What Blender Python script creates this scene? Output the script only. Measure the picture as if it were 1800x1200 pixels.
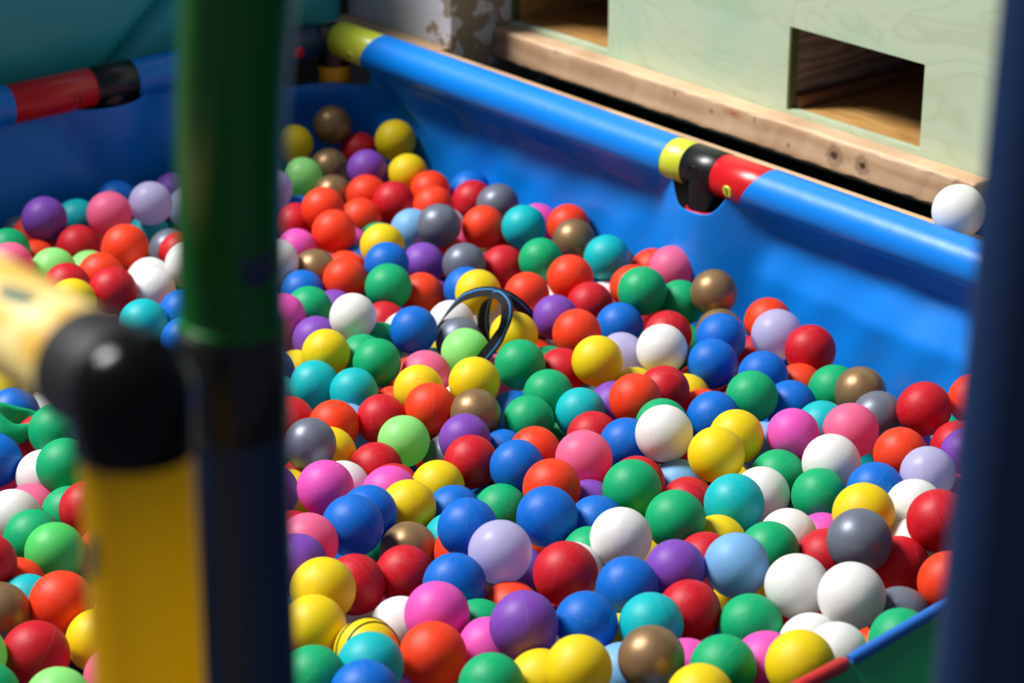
import bpy, bmesh, math, random
from mathutils import Vector, Matrix
import numpy as np
S = bpy.context.scene
COL = S.collection
for o in list(bpy.data.objects): bpy.data.objects.remove(o)
# ------------------------------------------------------------------ camera, light, exposure
PITCH = math.radians(22.4); FPX = 4300.0; CZ = 1.59
cam_d = bpy.data.cameras.new('camera'); cam = bpy.data.objects.new('camera', cam_d); COL.objects.link(cam)
cam_d.sensor_width = 36; cam_d.lens = FPX/1800*36
cam.location = (0, 0, CZ); cam.rotation_euler = (math.pi/2-PITCH, 0, 0)
cam_d.dof.use_dof = True; cam_d.dof.focus_distance = 2.72; cam_d.dof.aperture_fstop = 5.6
cam_d.clip_start = .05; cam_d.clip_end = 60
S.camera = cam
S.view_settings.view_transform = 'Standard'; S.view_settings.look = 'None'
S.view_settings.gamma = 1; S.view_settings.exposure = 0.0; S.view_settings.use_curve_mapping = False
S.cycles.use_denoising = True; S.cycles.max_bounces = 8; S.cycles.diffuse_bounces = 4
S.cycles.sample_clamp_indirect = 6
w = bpy.data.worlds.new('world'); S.world = w; w.use_nodes = True
w.node_tree.nodes['Background'].inputs[0].default_value = (.62, .72, .95, 1)
w.node_tree.nodes['Background'].inputs[1].default_value = 0.17
def area(name, loc, target, sx, sy, power, color):
    d = bpy.data.lights.new(name, 'AREA'); d.shape = 'RECTANGLE'; d.size = sx; d.size_y = sy; d.energy = power; d.color = color
    o = bpy.data.objects.new(name, d); COL.objects.link(o); o.location = loc
    o.rotation_euler = (Vector(target)-Vector(loc)).to_track_quat('-Z', 'Y').to_euler(); return o
area('window_light', (-5.8, 3.4, 8.6), (0, 2.8, .4), 2.2, 3.2, 1850, (1.0, .985, .96))
# ------------------------------------------------------------------ frame of reference of the pit
K = Vector((-.2921, 3.8927, 0)); E1 = Vector((.63282, -.7743, 0)); OUT = Vector((.7743, .63282, 0))
E2 = Vector((.81038, .58591, 0)); N2 = Vector((.58591, -.81038, 0)); UP = Vector((0, 0, 1)); ZT = .525
def R(u, wv, z): return K+E1*u+OUT*wv+UP*z          # along the long bright wall, outward, up
def L(a, wv, z): return K-E2*a-N2*wv+UP*(z-.022*min(max(a, 0), 1.2))           # along the shaded wall, outward, up
sp, cp = math.sin(PITCH), math.cos(PITCH)
def ray(px, py):
    x = (px-900)/FPX; v = (py-600)/FPX
    return Vector((x, cp-v*sp, -sp-v*cp))
def at_z(px, py, z):
    r = ray(px, py); return Vector((0, 0, CZ))+r*((z-CZ)/r.z)
def at_y(px, py, y):
    r = ray(px, py); return Vector((0, 0, CZ))+r*(y/r.y)
# ------------------------------------------------------------------ materials
def srgb(r, g, b):
    f = lambda c: (c/12.92 if c <= .04045 else ((c+.055)/1.055)**2.4)
    return (f(r/255), f(g/255), f(b/255), 1)
def base_mat(name, col, rough=.5, spec=.5):
    m = bpy.data.materials.new(name); m.use_nodes = True; nt = m.node_tree
    b = nt.nodes['Principled BSDF']; b.inputs['Base Color'].default_value = col
    b.inputs['Roughness'].default_value = rough; b.inputs['Specular IOR Level'].default_value = spec
    return m, nt, b
def see_through(m, col, f):
    nt = m.node_tree; b = nt.nodes['Principled BSDF']; t = nt.nodes.new('ShaderNodeBsdfTranslucent'); t.inputs[0].default_value = col
    ms = nt.nodes.new('ShaderNodeMixShader'); ms.inputs[0].default_value = f
    nt.links.new(b.outputs[0], ms.inputs[1]); nt.links.new(t.outputs[0], ms.inputs[2]); nt.links.new(ms.outputs[0], nt.nodes['Material Output'].inputs[0])
def N(nt, t, **kw):
    n = nt.nodes.new(t)
    for k, v in kw.items(): setattr(n, k, v)
    return n
def noise_bump(nt, b, scale=40, strength=.2, dist=.002, detail=4, coord='Object'):
    tc = N(nt, 'ShaderNodeTexCoord'); no = N(nt, 'ShaderNodeTexNoise'); no.inputs['Scale'].default_value = scale; no.inputs['Detail'].default_value = detail
    bu = N(nt, 'ShaderNodeBump'); bu.inputs['Strength'].default_value = strength; bu.inputs['Distance'].default_value = dist
    nt.links.new(tc.outputs[coord], no.inputs['Vector']); nt.links.new(no.outputs['Fac'], bu.inputs['Height']); nt.links.new(bu.outputs[0], b.inputs['Normal'])
    return no
def math_n(nt, op, a, b=None, c=None):
    n = N(nt, 'ShaderNodeMath', operation=op)
    for i, v in enumerate((a, b, c)):
        if v is None: continue
        if isinstance(v, (int, float)): n.inputs[i].default_value = v
        else: nt.links.new(v, n.inputs[i])
    return n.outputs[0]
def ball_mat(name, col, trans=.2, rough=.42, metal=0.0, clear=0.0):
    """hollow moulded plastic: thin wall lets light through; a moulding seam and a ringed maker's mark at the pole"""
    m, nt, b = base_mat(name, col, rough, .4)
    b.inputs['Metallic'].default_value = metal
    tc = N(nt, 'ShaderNodeTexCoord'); sx = N(nt, 'ShaderNodeSeparateXYZ'); nt.links.new(tc.outputs['Object'], sx.inputs[0])
    x, y, z = sx.outputs
    seam = math_n(nt, 'LESS_THAN', math_n(nt, 'ABSOLUTE', z), .010)
    rr = math_n(nt, 'SQRT', math_n(nt, 'ADD', math_n(nt, 'MULTIPLY', x, x), math_n(nt, 'MULTIPLY', y, y)))
    band = math_n(nt, 'MULTIPLY', math_n(nt, 'LESS_THAN', rr, .30), math_n(nt, 'GREATER_THAN', z, 0))
    no2 = N(nt, 'ShaderNodeTexNoise'); no2.inputs['Scale'].default_value = 11; nt.links.new(tc.outputs['Object'], no2.inputs['Vector'])
    ring = math_n(nt, 'MULTIPLY', math_n(nt, 'GREATER_THAN', math_n(nt, 'ADD', math_n(nt, 'SINE', math_n(nt, 'MULTIPLY', rr, 62)), math_n(nt, 'MULTIPLY', no2.outputs[0], 1.0)), 1.15), band)
    no = N(nt, 'ShaderNodeTexNoise'); no.inputs['Scale'].default_value = 2.2; no.inputs['Detail'].default_value = 4; nt.links.new(tc.outputs['Object'], no.inputs['Vector'])
    h = math_n(nt, 'ADD', math_n(nt, 'MULTIPLY', seam, .5), math_n(nt, 'MULTIPLY', ring, .35))
    h = math_n(nt, 'ADD', h, math_n(nt, 'MULTIPLY', no.outputs[0], .5))
    bu = N(nt, 'ShaderNodeBump'); bu.inputs['Strength'].default_value = .8; bu.inputs['Distance'].default_value = .0012
    nt.links.new(h, bu.inputs['Height']); nt.links.new(bu.outputs[0], b.inputs['Normal'])
    # scuffs: slightly paler wear
    sc = N(nt, 'ShaderNodeTexNoise'); sc.inputs['Scale'].default_value = 5; sc.inputs['Detail'].default_value = 8; sc.inputs['Roughness'].default_value = .7
    nt.links.new(tc.outputs['Object'], sc.inputs['Vector'])
    mr = N(nt, 'ShaderNodeMapRange'); mr.inputs[1].default_value = .52; mr.inputs[2].default_value = .78; mr.inputs[3].default_value = 0; mr.inputs[4].default_value = .05
    nt.links.new(sc.outputs[0], mr.inputs[0])
    mx = N(nt, 'ShaderNodeMix', data_type='RGBA'); mx.inputs[6].default_value = col; mx.inputs[7].default_value = (.75, .75, .78, 1)
    nt.links.new(math_n(nt, 'ADD', mr.outputs[0], math_n(nt, 'MULTIPLY', seam, .09)), mx.inputs[0]); nt.links.new(mx.outputs[2], b.inputs['Base Color'])
    rg = N(nt, 'ShaderNodeMapRange'); rg.inputs[3].default_value = rough-.06; rg.inputs[4].default_value = rough+.12
    nt.links.new(no.outputs[0], rg.inputs[0]); nt.links.new(rg.outputs[0], b.inputs['Roughness'])
    out = nt.nodes['Material Output']
    if trans > 0:
        t = N(nt, 'ShaderNodeBsdfTranslucent'); t.inputs[0].default_value = col
        ms = N(nt, 'ShaderNodeMixShader'); ms.inputs[0].default_value = trans
        nt.links.new(b.outputs[0], ms.inputs[1]); nt.links.new(t.outputs[0], ms.inputs[2]); nt.links.new(ms.outputs[0], out.inputs[0])
        last = ms
    return m
BC = dict(R=('red_ball_plastic', (208, 18, 36), .17, .48, 0), O=('orange_ball_plastic', (250, 64, 22), .17, .48, 0), Y=('yellow_ball_plastic', (244, 214, 8), .17, .48, 0),
    G=('green_ball_plastic', (0, 176, 112), .17, .48, 0), T=('turquoise_ball_plastic', (0, 190, 196), .17, .46, 0), B=('blue_ball_plastic', (0, 116, 220), .25, .46, 0),
    L=('light_blue_ball_plastic', (124, 182, 232), .17, .48, 0), W=('white_ball_plastic', (236, 235, 232), .16, .5, 0), C=('lavender_ball_plastic', (210, 206, 242), .45, .36, 0),
    P=('pink_ball_plastic', (255, 122, 168), .38, .44, 0), M=('magenta_ball_plastic', (238, 86, 188), .17, .48, 0), V=('purple_ball_plastic', (130, 72, 184), .17, .48, 0),
    S=('grey_ball_plastic', (116, 122, 138), .12, .40, .25), K=('bronze_ball_plastic', (158, 126, 88), .12, .38, .5), N=('pale_green_ball_plastic', (172, 252, 152), .42, .42, 0), F=('lime_green_ball_plastic', (76, 206, 100), .17, .46, 0))
BM = {k: ball_mat(n, srgb(*c), t, r, mt) for k, (n, c, t, r, mt) in BC.items()}

def fabric_mat(name, col, rough=.38, bump=.25):
    m, nt, b = base_mat(name, col, rough, .5)
    tc = N(nt, 'ShaderNodeTexCoord'); n1 = N(nt, 'ShaderNodeTexNoise'); n1.inputs['Scale'].default_value = 9; n1.inputs['Detail'].default_value = 5
    n2 = N(nt, 'ShaderNodeTexNoise'); n2.inputs['Scale'].default_value = 420; n2.inputs['Detail'].default_value = 2
    nt.links.new(tc.outputs['Object'], n1.inputs['Vector']); nt.links.new(tc.outputs['Object'], n2.inputs['Vector'])
    h = math_n(nt, 'ADD', math_n(nt, 'MULTIPLY', n1.outputs[0], 1.0), math_n(nt, 'MULTIPLY', n2.outputs[0], .03))
    bu = N(nt, 'ShaderNodeBump'); bu.inputs['Strength'].default_value = bump; bu.inputs['Distance'].default_value = .008
    nt.links.new(h, bu.inputs['Height']); nt.links.new(bu.outputs[0], b.inputs['Normal'])
    return m
M_blue = fabric_mat('blue_vinyl_fabric', srgb(0, 128, 230), .40)
def plastic(name, rgb, rough=.32, bump=.08):
    m, nt, b = base_mat(name, srgb(*rgb), rough); noise_bump(nt, b, 60, bump, .001); return m
M_black = plastic('black_plastic', (18, 18, 21), .34)
M_blackmatt = plastic('scuffed_black_plastic', (26, 24, 24), .5, .3)
M_red = plastic('red_plastic', (205, 22, 30)); M_lime = plastic('lime_yellow_plastic', (212, 222, 60), .35)
M_yel = plastic('yellow_plastic_small', (235, 180, 20)); M_green = plastic('green_plastic', (16, 105, 42), .3)
M_greenlit = plastic('green_glow_plastic', (30, 160, 60), .3)  # glow through the translucent pole, painted as a brighter green
M_navy = plastic('navy_plastic', (11, 40, 80), .45); M_bluepl = plastic('blue_plastic', (25, 90, 160), .35)
M_gloss = plastic('glossy_black_plastic', (12, 11, 11), .2); M_gloss.node_tree.nodes['Principled BSDF'].inputs['Specular IOR Level'].default_value = .18
M_dark = plastic('black_rubber', (14, 14, 15), .7)
def stained_yellow():
    m, nt, b = base_mat('worn_yellow_plastic', srgb(232, 176, 12), .3)
    tc = N(nt, 'ShaderNodeTexCoord'); mp = N(nt, 'ShaderNodeMapping'); mp.inputs['Scale'].default_value = (14, 14, 2)
    n = N(nt, 'ShaderNodeTexNoise'); n.inputs['Scale'].default_value = 2.2; n.inputs['Detail'].default_value = 5
    nt.links.new(tc.outputs['Object'], mp.inputs[0]); nt.links.new(mp.outputs[0], n.inputs['Vector'])
    cr = N(nt, 'ShaderNodeValToRGB'); cr.color_ramp.elements[0].position = .42; cr.color_ramp.elements[0].color = srgb(224, 174, 8)
    cr.color_ramp.elements[1].position = .6; cr.color_ramp.elements[1].color = srgb(252, 214, 8)
    nt.links.new(n.outputs[0], cr.inputs[0]); nt.links.new(cr.outputs[0], b.inputs['Base Color'])
    return m
M_worn = stained_yellow(); M_raillit = M_worn.copy(); see_through(M_worn, srgb(255, 222, 8), .6); see_through(M_green, srgb(16, 120, 40), .3); see_through(M_greenlit, srgb(30, 190, 60), .5)
M_smear = plastic('green_paint_smear', (22, 84, 66), .6)
def wood(name, c1, c2, scale=(1, 1, 1), ws=6, rough=.6, knots=True):
    m, nt, b = base_mat(name, srgb(*c1), rough)
    tc = N(nt, 'ShaderNodeTexCoord'); mp = N(nt, 'ShaderNodeMapping'); mp.inputs['Scale'].default_value = scale
    nt.links.new(tc.outputs['Object'], mp.inputs[0])
    wv = N(nt, 'ShaderNodeTexWave', wave_type='BANDS', bands_direction='Z'); wv.inputs['Scale'].default_value = ws; wv.inputs['Distortion'].default_value = 7; wv.inputs['Detail'].default_value = 3; wv.inputs['Detail Scale'].default_value = 1.2
    nt.links.new(mp.outputs[0], wv.inputs['Vector'])
    cr = N(nt, 'ShaderNodeValToRGB'); cr.color_ramp.elements[0].color = srgb(*c1); cr.color_ramp.elements[1].color = srgb(*c2)
    nt.links.new(wv.outputs['Fac'], cr.inputs[0])
    last = cr.outputs[0]
    n = N(nt, 'ShaderNodeTexNoise'); n.inputs['Scale'].default_value = 9; n.inputs['Detail'].default_value = 6; nt.links.new(tc.outputs['Object'], n.inputs['Vector'])
    mx = N(nt, 'ShaderNodeMix', data_type='RGBA', blend_type='MULTIPLY'); mx.inputs[0].default_value = .5
    cr2 = N(nt, 'ShaderNodeValToRGB'); cr2.color_ramp.elements[0].position = .35; cr2.color_ramp.elements[0].color = (.55, .45, .38, 1); cr2.color_ramp.elements[1].position = .6; cr2.color_ramp.elements[1].color = (1, 1, 1, 1)
    nt.links.new(n.outputs[0], cr2.inputs[0]); nt.links.new(last, mx.inputs[6]); nt.links.new(cr2.outputs[0], mx.inputs[7]); last = mx.outputs[2]
    nt.links.new(last, b.inputs['Base Color'])
    bu = N(nt, 'ShaderNodeBump'); bu.inputs['Strength'].default_value = .3; bu.inputs['Distance'].default_value = .001
    nt.links.new(wv.outputs['Fac'], bu.inputs['Height']); nt.links.new(bu.outputs[0], b.inputs['Normal'])
    return m, nt, b, last
def beam_mat():
    m, nt, b, last = wood('knotty_pine', (222, 186, 150), (204, 164, 126), (1.0, 1, 5), 2.2, .55)
    tc = N(nt, 'ShaderNodeTexCoord')
    for (u, z, ru, rz, col) in KNOTS:
        mp = N(nt, 'ShaderNodeMapping', vector_type='TEXTURE'); mp.inputs['Location'].default_value = (u, 0, z); mp.inputs['Scale'].default_value = (ru, 1000, rz)
        nt.links.new(tc.outputs['Object'], mp.inputs[0])
        ln = N(nt, 'ShaderNodeVectorMath', operation='LENGTH'); nt.links.new(mp.outputs[0], ln.inputs[0])
        nz = N(nt, 'ShaderNodeTexNoise'); nz.inputs['Scale'].default_value = 90; nt.links.new(tc.outputs['Object'], nz.inputs['Vector'])
        d = math_n(nt, 'ADD', ln.outputs['Value'], math_n(nt, 'MULTIPLY', math_n(nt, 'SUBTRACT', nz.outputs[0], .5), .9))
        rings = math_n(nt, 'ADD', .75, math_n(nt, 'MULTIPLY', math_n(nt, 'SINE', math_n(nt, 'MULTIPLY', d, 11)), .25))
        mr = N(nt, 'ShaderNodeMapRange'); mr.inputs[1].default_value = 1.0; mr.inputs[2].default_value = .25; mr.inputs[3].default_value = 0; mr.inputs[4].default_value = 1.0
        nt.links.new(d, mr.inputs[0])
        mx = N(nt, 'ShaderNodeMix', data_type='RGBA'); nt.links.new(math_n(nt, 'MULTIPLY', mr.outputs[0], rings), mx.inputs[0]); nt.links.new(last, mx.inputs[6]); mx.inputs[7].default_value = srgb(*col); last = mx.outputs[2]
    nt.links.new(last, b.inputs['Base Color'])
    return m
KNOTS = [(.178, .527, .022, .016, (120, 72, 50)), (.95, .522, .020, .019, (70, 38, 28)), (1.003, .522, .017, .017, (58, 30, 24)), (1.175, .533, .012, .014, (110, 66, 46)),
         (.745, .536, .026, .008, (170, 92, 60)), (.70, .528, .006, .005, (110, 68, 50)), (.62, .537, .005, .004, (110, 68, 50)), (.79, .536, .002, .008, (70, 45, 35)), (.86, .515, .004, .004, (90, 55, 40)), (.345, .541, .006, .002, (60, 50, 45))]
M_beam = beam_mat()
M_ledge = wood('pale_pine', (224, 186, 148), (200, 156, 116), (1, 6, 1), 3, .6)[0]
M_oak = wood('light_oak', (206, 160, 96), (186, 136, 74), (1.2, 6, 1), 9, .45)[0]
M_greyply = wood('grey_plywood', (160, 144, 136), (124, 108, 102), (1, 1, 4), 5, .7)[0]
M_inner = wood('brown_inner_board', (150, 104, 74), (128, 86, 58), (1, 1, 3), 5, .7)[0]
def green_ply():
    m, nt, b = base_mat('green_stained_plywood', srgb(190, 206, 172), .6)
    tc = N(nt, 'ShaderNodeTexCoord'); mp = N(nt, 'ShaderNodeMapping'); mp.inputs['Scale'].default_value = (2.2, 1, 5)
    nt.links.new(tc.outputs['Object'], mp.inputs[0])
    n = N(nt, 'ShaderNodeTexNoise'); n.inputs['Scale'].default_value = 1.5; n.inputs['Detail'].default_value = 2.5; n.inputs['Distortion'].default_value = .8
    nt.links.new(mp.outputs[0], n.inputs['Vector'])
    cont = math_n(nt, 'FRACT', math_n(nt, 'MULTIPLY', n.outputs[0], 11))
    cr = N(nt, 'ShaderNodeValToRGB'); e = cr.color_ramp.elements
    e[0].position = 0; e[0].color = srgb(180, 194, 162); e[1].position = .14; e[1].color = srgb(186, 202, 170)
    e2 = cr.color_ramp.elements.new(.8); e2.color = srgb(190, 204, 176); e3 = cr.color_ramp.elements.new(1); e3.color = srgb(180, 196, 160)
    nt.links.new(cont, cr.inputs[0])
    n2 = N(nt, 'ShaderNodeTexNoise'); n2.inputs['Scale'].default_value = 5; n2.inputs['Detail'].default_value = 5; nt.links.new(tc.outputs['Object'], n2.inputs['Vector'])
    cr2 = N(nt, 'ShaderNodeValToRGB'); cr2.color_ramp.elements[0].position = .5; cr2.color_ramp.elements[0].color = (0, 0, 0, 1); cr2.color_ramp.elements[1].position = .68; cr2.color_ramp.elements[1].color = (1, 1, 1, 1)
    nt.links.new(n2.outputs[0], cr2.inputs[0])
    mx = N(nt, 'ShaderNodeMix', data_type='RGBA'); nt.links.new(math_n(nt, 'MULTIPLY', cr2.outputs[0], .6), mx.inputs[0]); nt.links.new(cr.outputs[0], mx.inputs[6]); mx.inputs[7].default_value = srgb(146, 196, 166)
    nt.links.new(mx.outputs[2], b.inputs['Base Color']); return m
M_ply = green_ply(); M_plyedge = plastic('dark_green_edge', (84, 92, 52), .7)
def plaster():
    m, nt, b = base_mat('whitewashed_wall', srgb(206, 206, 210), .8)
    tc = N(nt, 'ShaderNodeTexCoord'); n = N(nt, 'ShaderNodeTexNoise'); n.inputs['Scale'].default_value = 34; n.inputs['Detail'].default_value = 8; nt.links.new(tc.outputs['Object'], n.inputs['Vector'])
    sx = N(nt, 'ShaderNodeSeparateXYZ'); nt.links.new(tc.outputs['Object'], sx.inputs[0])
    # flaking paint gathers along the free corner of the wall
    edge = N(nt, 'ShaderNodeMapRange'); edge.inputs[1].default_value = .05; edge.inputs[2].default_value = .185; edge.inputs[3].default_value = -.22; edge.inputs[4].default_value = .10
    nt.links.new(sx.outputs[0], edge.inputs[0])
    v = math_n(nt, 'ADD', n.outputs[0], edge.outputs[0])
    cr = N(nt, 'ShaderNodeValToRGB'); cr.color_ramp.elements[0].position = .545; cr.color_ramp.elements[0].color = srgb(206, 206, 214); cr.color_ramp.elements[1].position = .565; cr.color_ramp.elements[1].color = srgb(150, 134, 116)
    nt.links.new(v, cr.inputs[0]); nt.links.new(cr.outputs[0], b.inputs['Base Color'])
    bu = N(nt, 'ShaderNodeBump'); bu.inputs['Strength'].default_value = .6; bu.inputs['Distance'].default_value = .004; nt.links.new(n.outputs[0], bu.inputs['Height']); nt.links.new(bu.outputs[0], b.inputs['Normal'])
    return m
M_wall = plaster()
M_floor = base_mat('dark_floor', srgb(20, 18, 18), .8)[0]
M_void = base_mat('dark_void', srgb(26, 23, 22), .9)[0]  # near-black colour stands for the dark void behind rim and beam
def teal():
    m, nt, b = base_mat('teal_vinyl', srgb(40, 165, 175), .45); noise_bump(nt, b, 12, .3, .01); return m
M_teal = teal()
# ------------------------------------------------------------------ object helpers
def link(name, me, mat=None, parent=None, smooth=True):
    o = bpy.data.objects.new(name, me); COL.objects.link(o)
    if mat is not None:
        for m_ in (mat if isinstance(mat, (list, tuple)) else [mat]): me.materials.append(m_)
    if smooth:
        me.polygons.foreach_set('use_smooth', [True]*len(me.polygons)); me.set_sharp_from_angle(angle=math.radians(48))
    if parent: o.parent = parent; o.matrix_parent_inverse = parent.matrix_basis.inverted() if False else Matrix.Translation(-Vector(parent.location))
    return o
def empty(name, loc):
    o = bpy.data.objects.new(name, None); COL.objects.link(o); o.location = loc; o.empty_display_size = .05; return o
def tag(o, label, cat, group=None, kind=None):
    if label: o['label'] = label
    if cat: o['category'] = cat
    if group: o['group'] = group
    if kind: o['kind'] = kind
    return o
def from_py(verts, faces, name='m'):
    me = bpy.data.meshes.new(name); me.from_pydata([tuple(v) for v in verts], [], faces); me.update()
    bm = bmesh.new(); bm.from_mesh(me); bmesh.ops.recalc_face_normals(bm, faces=bm.faces); bm.to_mesh(me); bm.free(); return me
def sweep(pts, rad, seg=40, caps=True, ends=None, ref=UP):
    """round tube through pts; rad number or list; ends=(f0,f1): offset of the end along the axis by angle"""
    n = len(pts); rad = [rad]*n if isinstance(rad, (int, float)) else rad
    V = []; Fc = []
    for i, p in enumerate(pts):
        t = (pts[min(i+1, n-1)]-pts[max(i-1, 0)]).normalized()
        a = t.cross(ref)
        if a.length < 1e-4: a = t.cross(Vector((1, 0, 0)))
        a.normalize(); b = a.cross(t).normalized()
        for k in range(seg):
            th = 2*math.pi*k/seg; off = 0
            if ends and i == 0 and ends[0]: off = ends[0](th)
            if ends and i == n-1 and ends[1]: off = ends[1](th)
            V.append(p+(a*math.cos(th)+b*math.sin(th))*rad[i]+t*off)
    for i in range(n-1):
        for k in range(seg):
            k2 = (k+1) % seg; Fc.append((i*seg+k, i*seg+k2, (i+1)*seg+k2, (i+1)*seg+k))
    if caps:
        Fc.append(tuple(range(seg))); Fc.append(tuple((n-1)*seg+k for k in reversed(range(seg))))
    return from_py(V, Fc)
def line(a, b, n=2): return [a.lerp(b, i/(n-1)) for i in range(n)]
def collar(a, b, r, bev=.0015):
    """straight sleeve with softened ends"""
    t = (b-a).normalized(); l = (b-a).length
    return [a, a+t*bev, b-t*bev, b], [r-bev, r, r, r-bev]
def obox(o, ax, ay, az, sx, sy, sz, bev=0, seg=2):
    """box from corner o along unit axes"""
    bm = bmesh.new(); vs = []
    for k in (0, 1):
        for j in (0, 1):
            for i in (0, 1): vs.append(bm.verts.new(o+ax*sx*i+ay*sy*j+az*sz*k))
    for f in ((0, 2, 3, 1), (4, 5, 7, 6), (0, 1, 5, 4), (2, 6, 7, 3), (0, 4, 6, 2), (1, 3, 7, 5)): bm.faces.new([vs[i] for i in f])
    bmesh.ops.recalc_face_normals(bm, faces=bm.faces)
    if bev: bmesh.ops.bevel(bm, geom=list(bm.edges), offset=bev, segments=seg, affect='EDGES', profile=.5)
    me = bpy.data.meshes.new('b'); bm.to_mesh(me); bm.free(); return me
def disc(c, nrm, r, th, seg=32):
    n = nrm.normalized(); return sweep([c, c+n*th*.7, c+n*th], [r, r, r*.9], seg)
def local_frame(o):
    """give an object axes of the pit wall so that its texture runs along it: re-express the mesh in (E1, OUT, UP)"""
    M = Matrix((( E1.x, OUT.x, 0, K.x), (E1.y, OUT.y, 0, K.y), (0, 0, 1, 0), (0, 0, 0, 1)))
    o.data.transform(M.inverted()); o.matrix_world = M
# ------------------------------------------------------------------ setting
fl = link('floor', obox(Vector((-4, .5, -.02)), Vector((1, 0, 0)), Vector((0, 1, 0)), UP, 8, 7, .02), M_floor, smooth=False); tag(fl, None, None, kind='structure')
wb = link('wall_back', obox(R(-.10, .10, 0), E1, OUT, UP, .285, .45, 2.2, .004, 2), M_wall, smooth=False); local_frame(wb); tag(wb, None, None, kind='structure')
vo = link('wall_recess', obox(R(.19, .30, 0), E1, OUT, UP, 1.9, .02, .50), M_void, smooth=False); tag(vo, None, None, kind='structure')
wl_ = link('wall_left', obox(L(-.45, .50, 0), -E2, -N2, UP, 2.8, .02, 1.6), M_void, smooth=False); tag(wl_, None, None, kind='structure')  # dark sheet added to paint the black void behind the corner
lg = link('trim_1', obox(R(-.10, .03, .506), E1, OUT, UP, .282, .069, .022, .002), M_ledge, smooth=False); local_frame(lg); tag(lg, None, None, kind='structure')
lg2 = link('trim_2', obox(R(.183, .030, .506), E1, OUT, UP, 1.9, .050, .022, .002), M_ledge, smooth=False); local_frame(lg2); tag(lg2, None, None, kind='structure')
# plywood box with two openings
pb = empty('plywood_box', R(.66, .3, 0)); tag(pb, 'pale green stained plywood box with two rectangular openings, above the blue rim', 'play box')
def ply_front():
    us = [.073, .190, .4265, .818, 1.073, 1.9]; zs = [.48, .5535, .675, 1.25]
    holes = {(1, 1), (3, 1)}
    V = []; Fc = []; idx = {}
    for s, wv in enumerate((.222, .234)):
        for i, u in enumerate(us):
            for j, z in enumerate(zs): idx[s, i, j] = len(V); V.append(R(u, wv, z))
    for i in range(5):
        for j in range(3):
            if (i, j) in holes:
                c = [(i, j), (i+1, j), (i+1, j+1), (i, j+1)]
                for a in range(4):
                    p, q = c[a], c[(a+1) % 4]; Fc.append((idx[0, p[0], p[1]], idx[0, q[0], q[1]], idx[1, q[0], q[1]], idx[1, p[0], p[1]]))
                continue
            Fc.append((idx[0, i, j], idx[0, i+1, j], idx[0, i+1, j+1], idx[0, i, j+1])); Fc.append((idx[1, i, j], idx[1, i, j+1], idx[1, i+1, j+1], idx[1, i+1, j]))
    for i in range(5):
        for j in (0, 3): Fc.append((idx[0, i, j], idx[1, i, j], idx[1, i+1, j], idx[0, i+1, j]))
    for j in range(3):
        for i in (0, 5): Fc.append((idx[0, i, j], idx[0, i, j+1], idx[1, i, j+1], idx[1, i, j]))
    me = from_py(V, Fc); return me
pf = link('front_panel', ply_front(), M_ply, pb, False)
def lf_child(o, parent):
    M = Matrix((( E1.x, OUT.x, 0, K.x), (E1.y, OUT.y, 0, K.y), (0, 0, 1, 0), (0, 0, 0, 1)))
    o.data.transform(M.inverted()); o.parent = parent; o.matrix_parent_inverse = Matrix.Identity(4); o.matrix_basis = Matrix.Translation(-Vector(parent.location)) @ M
lf_child(pf, pb)
o = link('floor_board', obox(R(.08, .2345, .538), E1, OUT, UP, 1.8, .55, .0148), M_oak, None, False); lf_child(o, pb)
for u in (.178, .806):
    o = link('partition', obox(R(u, .2345, .553), E1, OUT, UP, .012, .55, .30), M_greyply if u > .5 else M_oak, None, False); lf_child(o, pb)
o = link('batten', obox(R(.818, .2345, .5535), E1, OUT, UP, .014, .55, .018, .001), M_inner, None, False); lf_child(o, pb)
o = link('back_panel', obox(R(.08, .785, .48), E1, OUT, UP, 1.8, .012, .77), M_inner, None, False); lf_child(o, pb)
o = link('ceiling_board', obox(R(.08, .2345, .80), E1, OUT, UP, 1.8, .55, .012), M_inner, None, False); lf_child(o, pb)
for u, z0 in ((.190, .5535), (.818, .5535)):
    o = link('edge_strip', obox(R(u, .221, z0), E1, OUT, UP, .0045, .014, .1215), M_plyedge, None, False); lf_child(o, pb)
# beam
def beam_mesh():
    bm = bmesh.new(); bm.from_mesh(obox(R(.108, .185, .498), E1, OUT, UP, 1.098, .0365, .049))
    bmesh.ops.bevel(bm, geom=list(bm.edges), offset=.005, segments=3, affect='EDGES', profile=.5)
    bmesh.ops.subdivide_edges(bm, edges=[e for e in bm.edges if e.calc_length() > .5], cuts=60)
    rnd = random.Random(3)
    for v in bm.verts:
        v.co += Vector((0, 0, 1))*rnd.uniform(-.0006, .0006)+OUT*rnd.uniform(-.0005, .0005)
    me = bpy.data.meshes.new('beam'); bm.to_mesh(me); bm.free(); return me
bo = link('timber_beam', beam_mesh(), M_beam, None, False); local_frame(bo); tag(bo, 'knotty pine timber beam along the foot of the green plywood box', 'beam')
# ------------------------------------------------------------------ pit frame
fr = empty('ball_pit_frame', R(0, 0, 0)); tag(fr, 'ball pit frame of tubes and red, black and yellow joints under blue vinyl sides', 'ball pit')
def part(name, me, mat, parent=fr, label=None, smooth=True):
    o = link(name, me, mat, parent, smooth)
    if label: o['label'] = label
    return o
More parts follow.
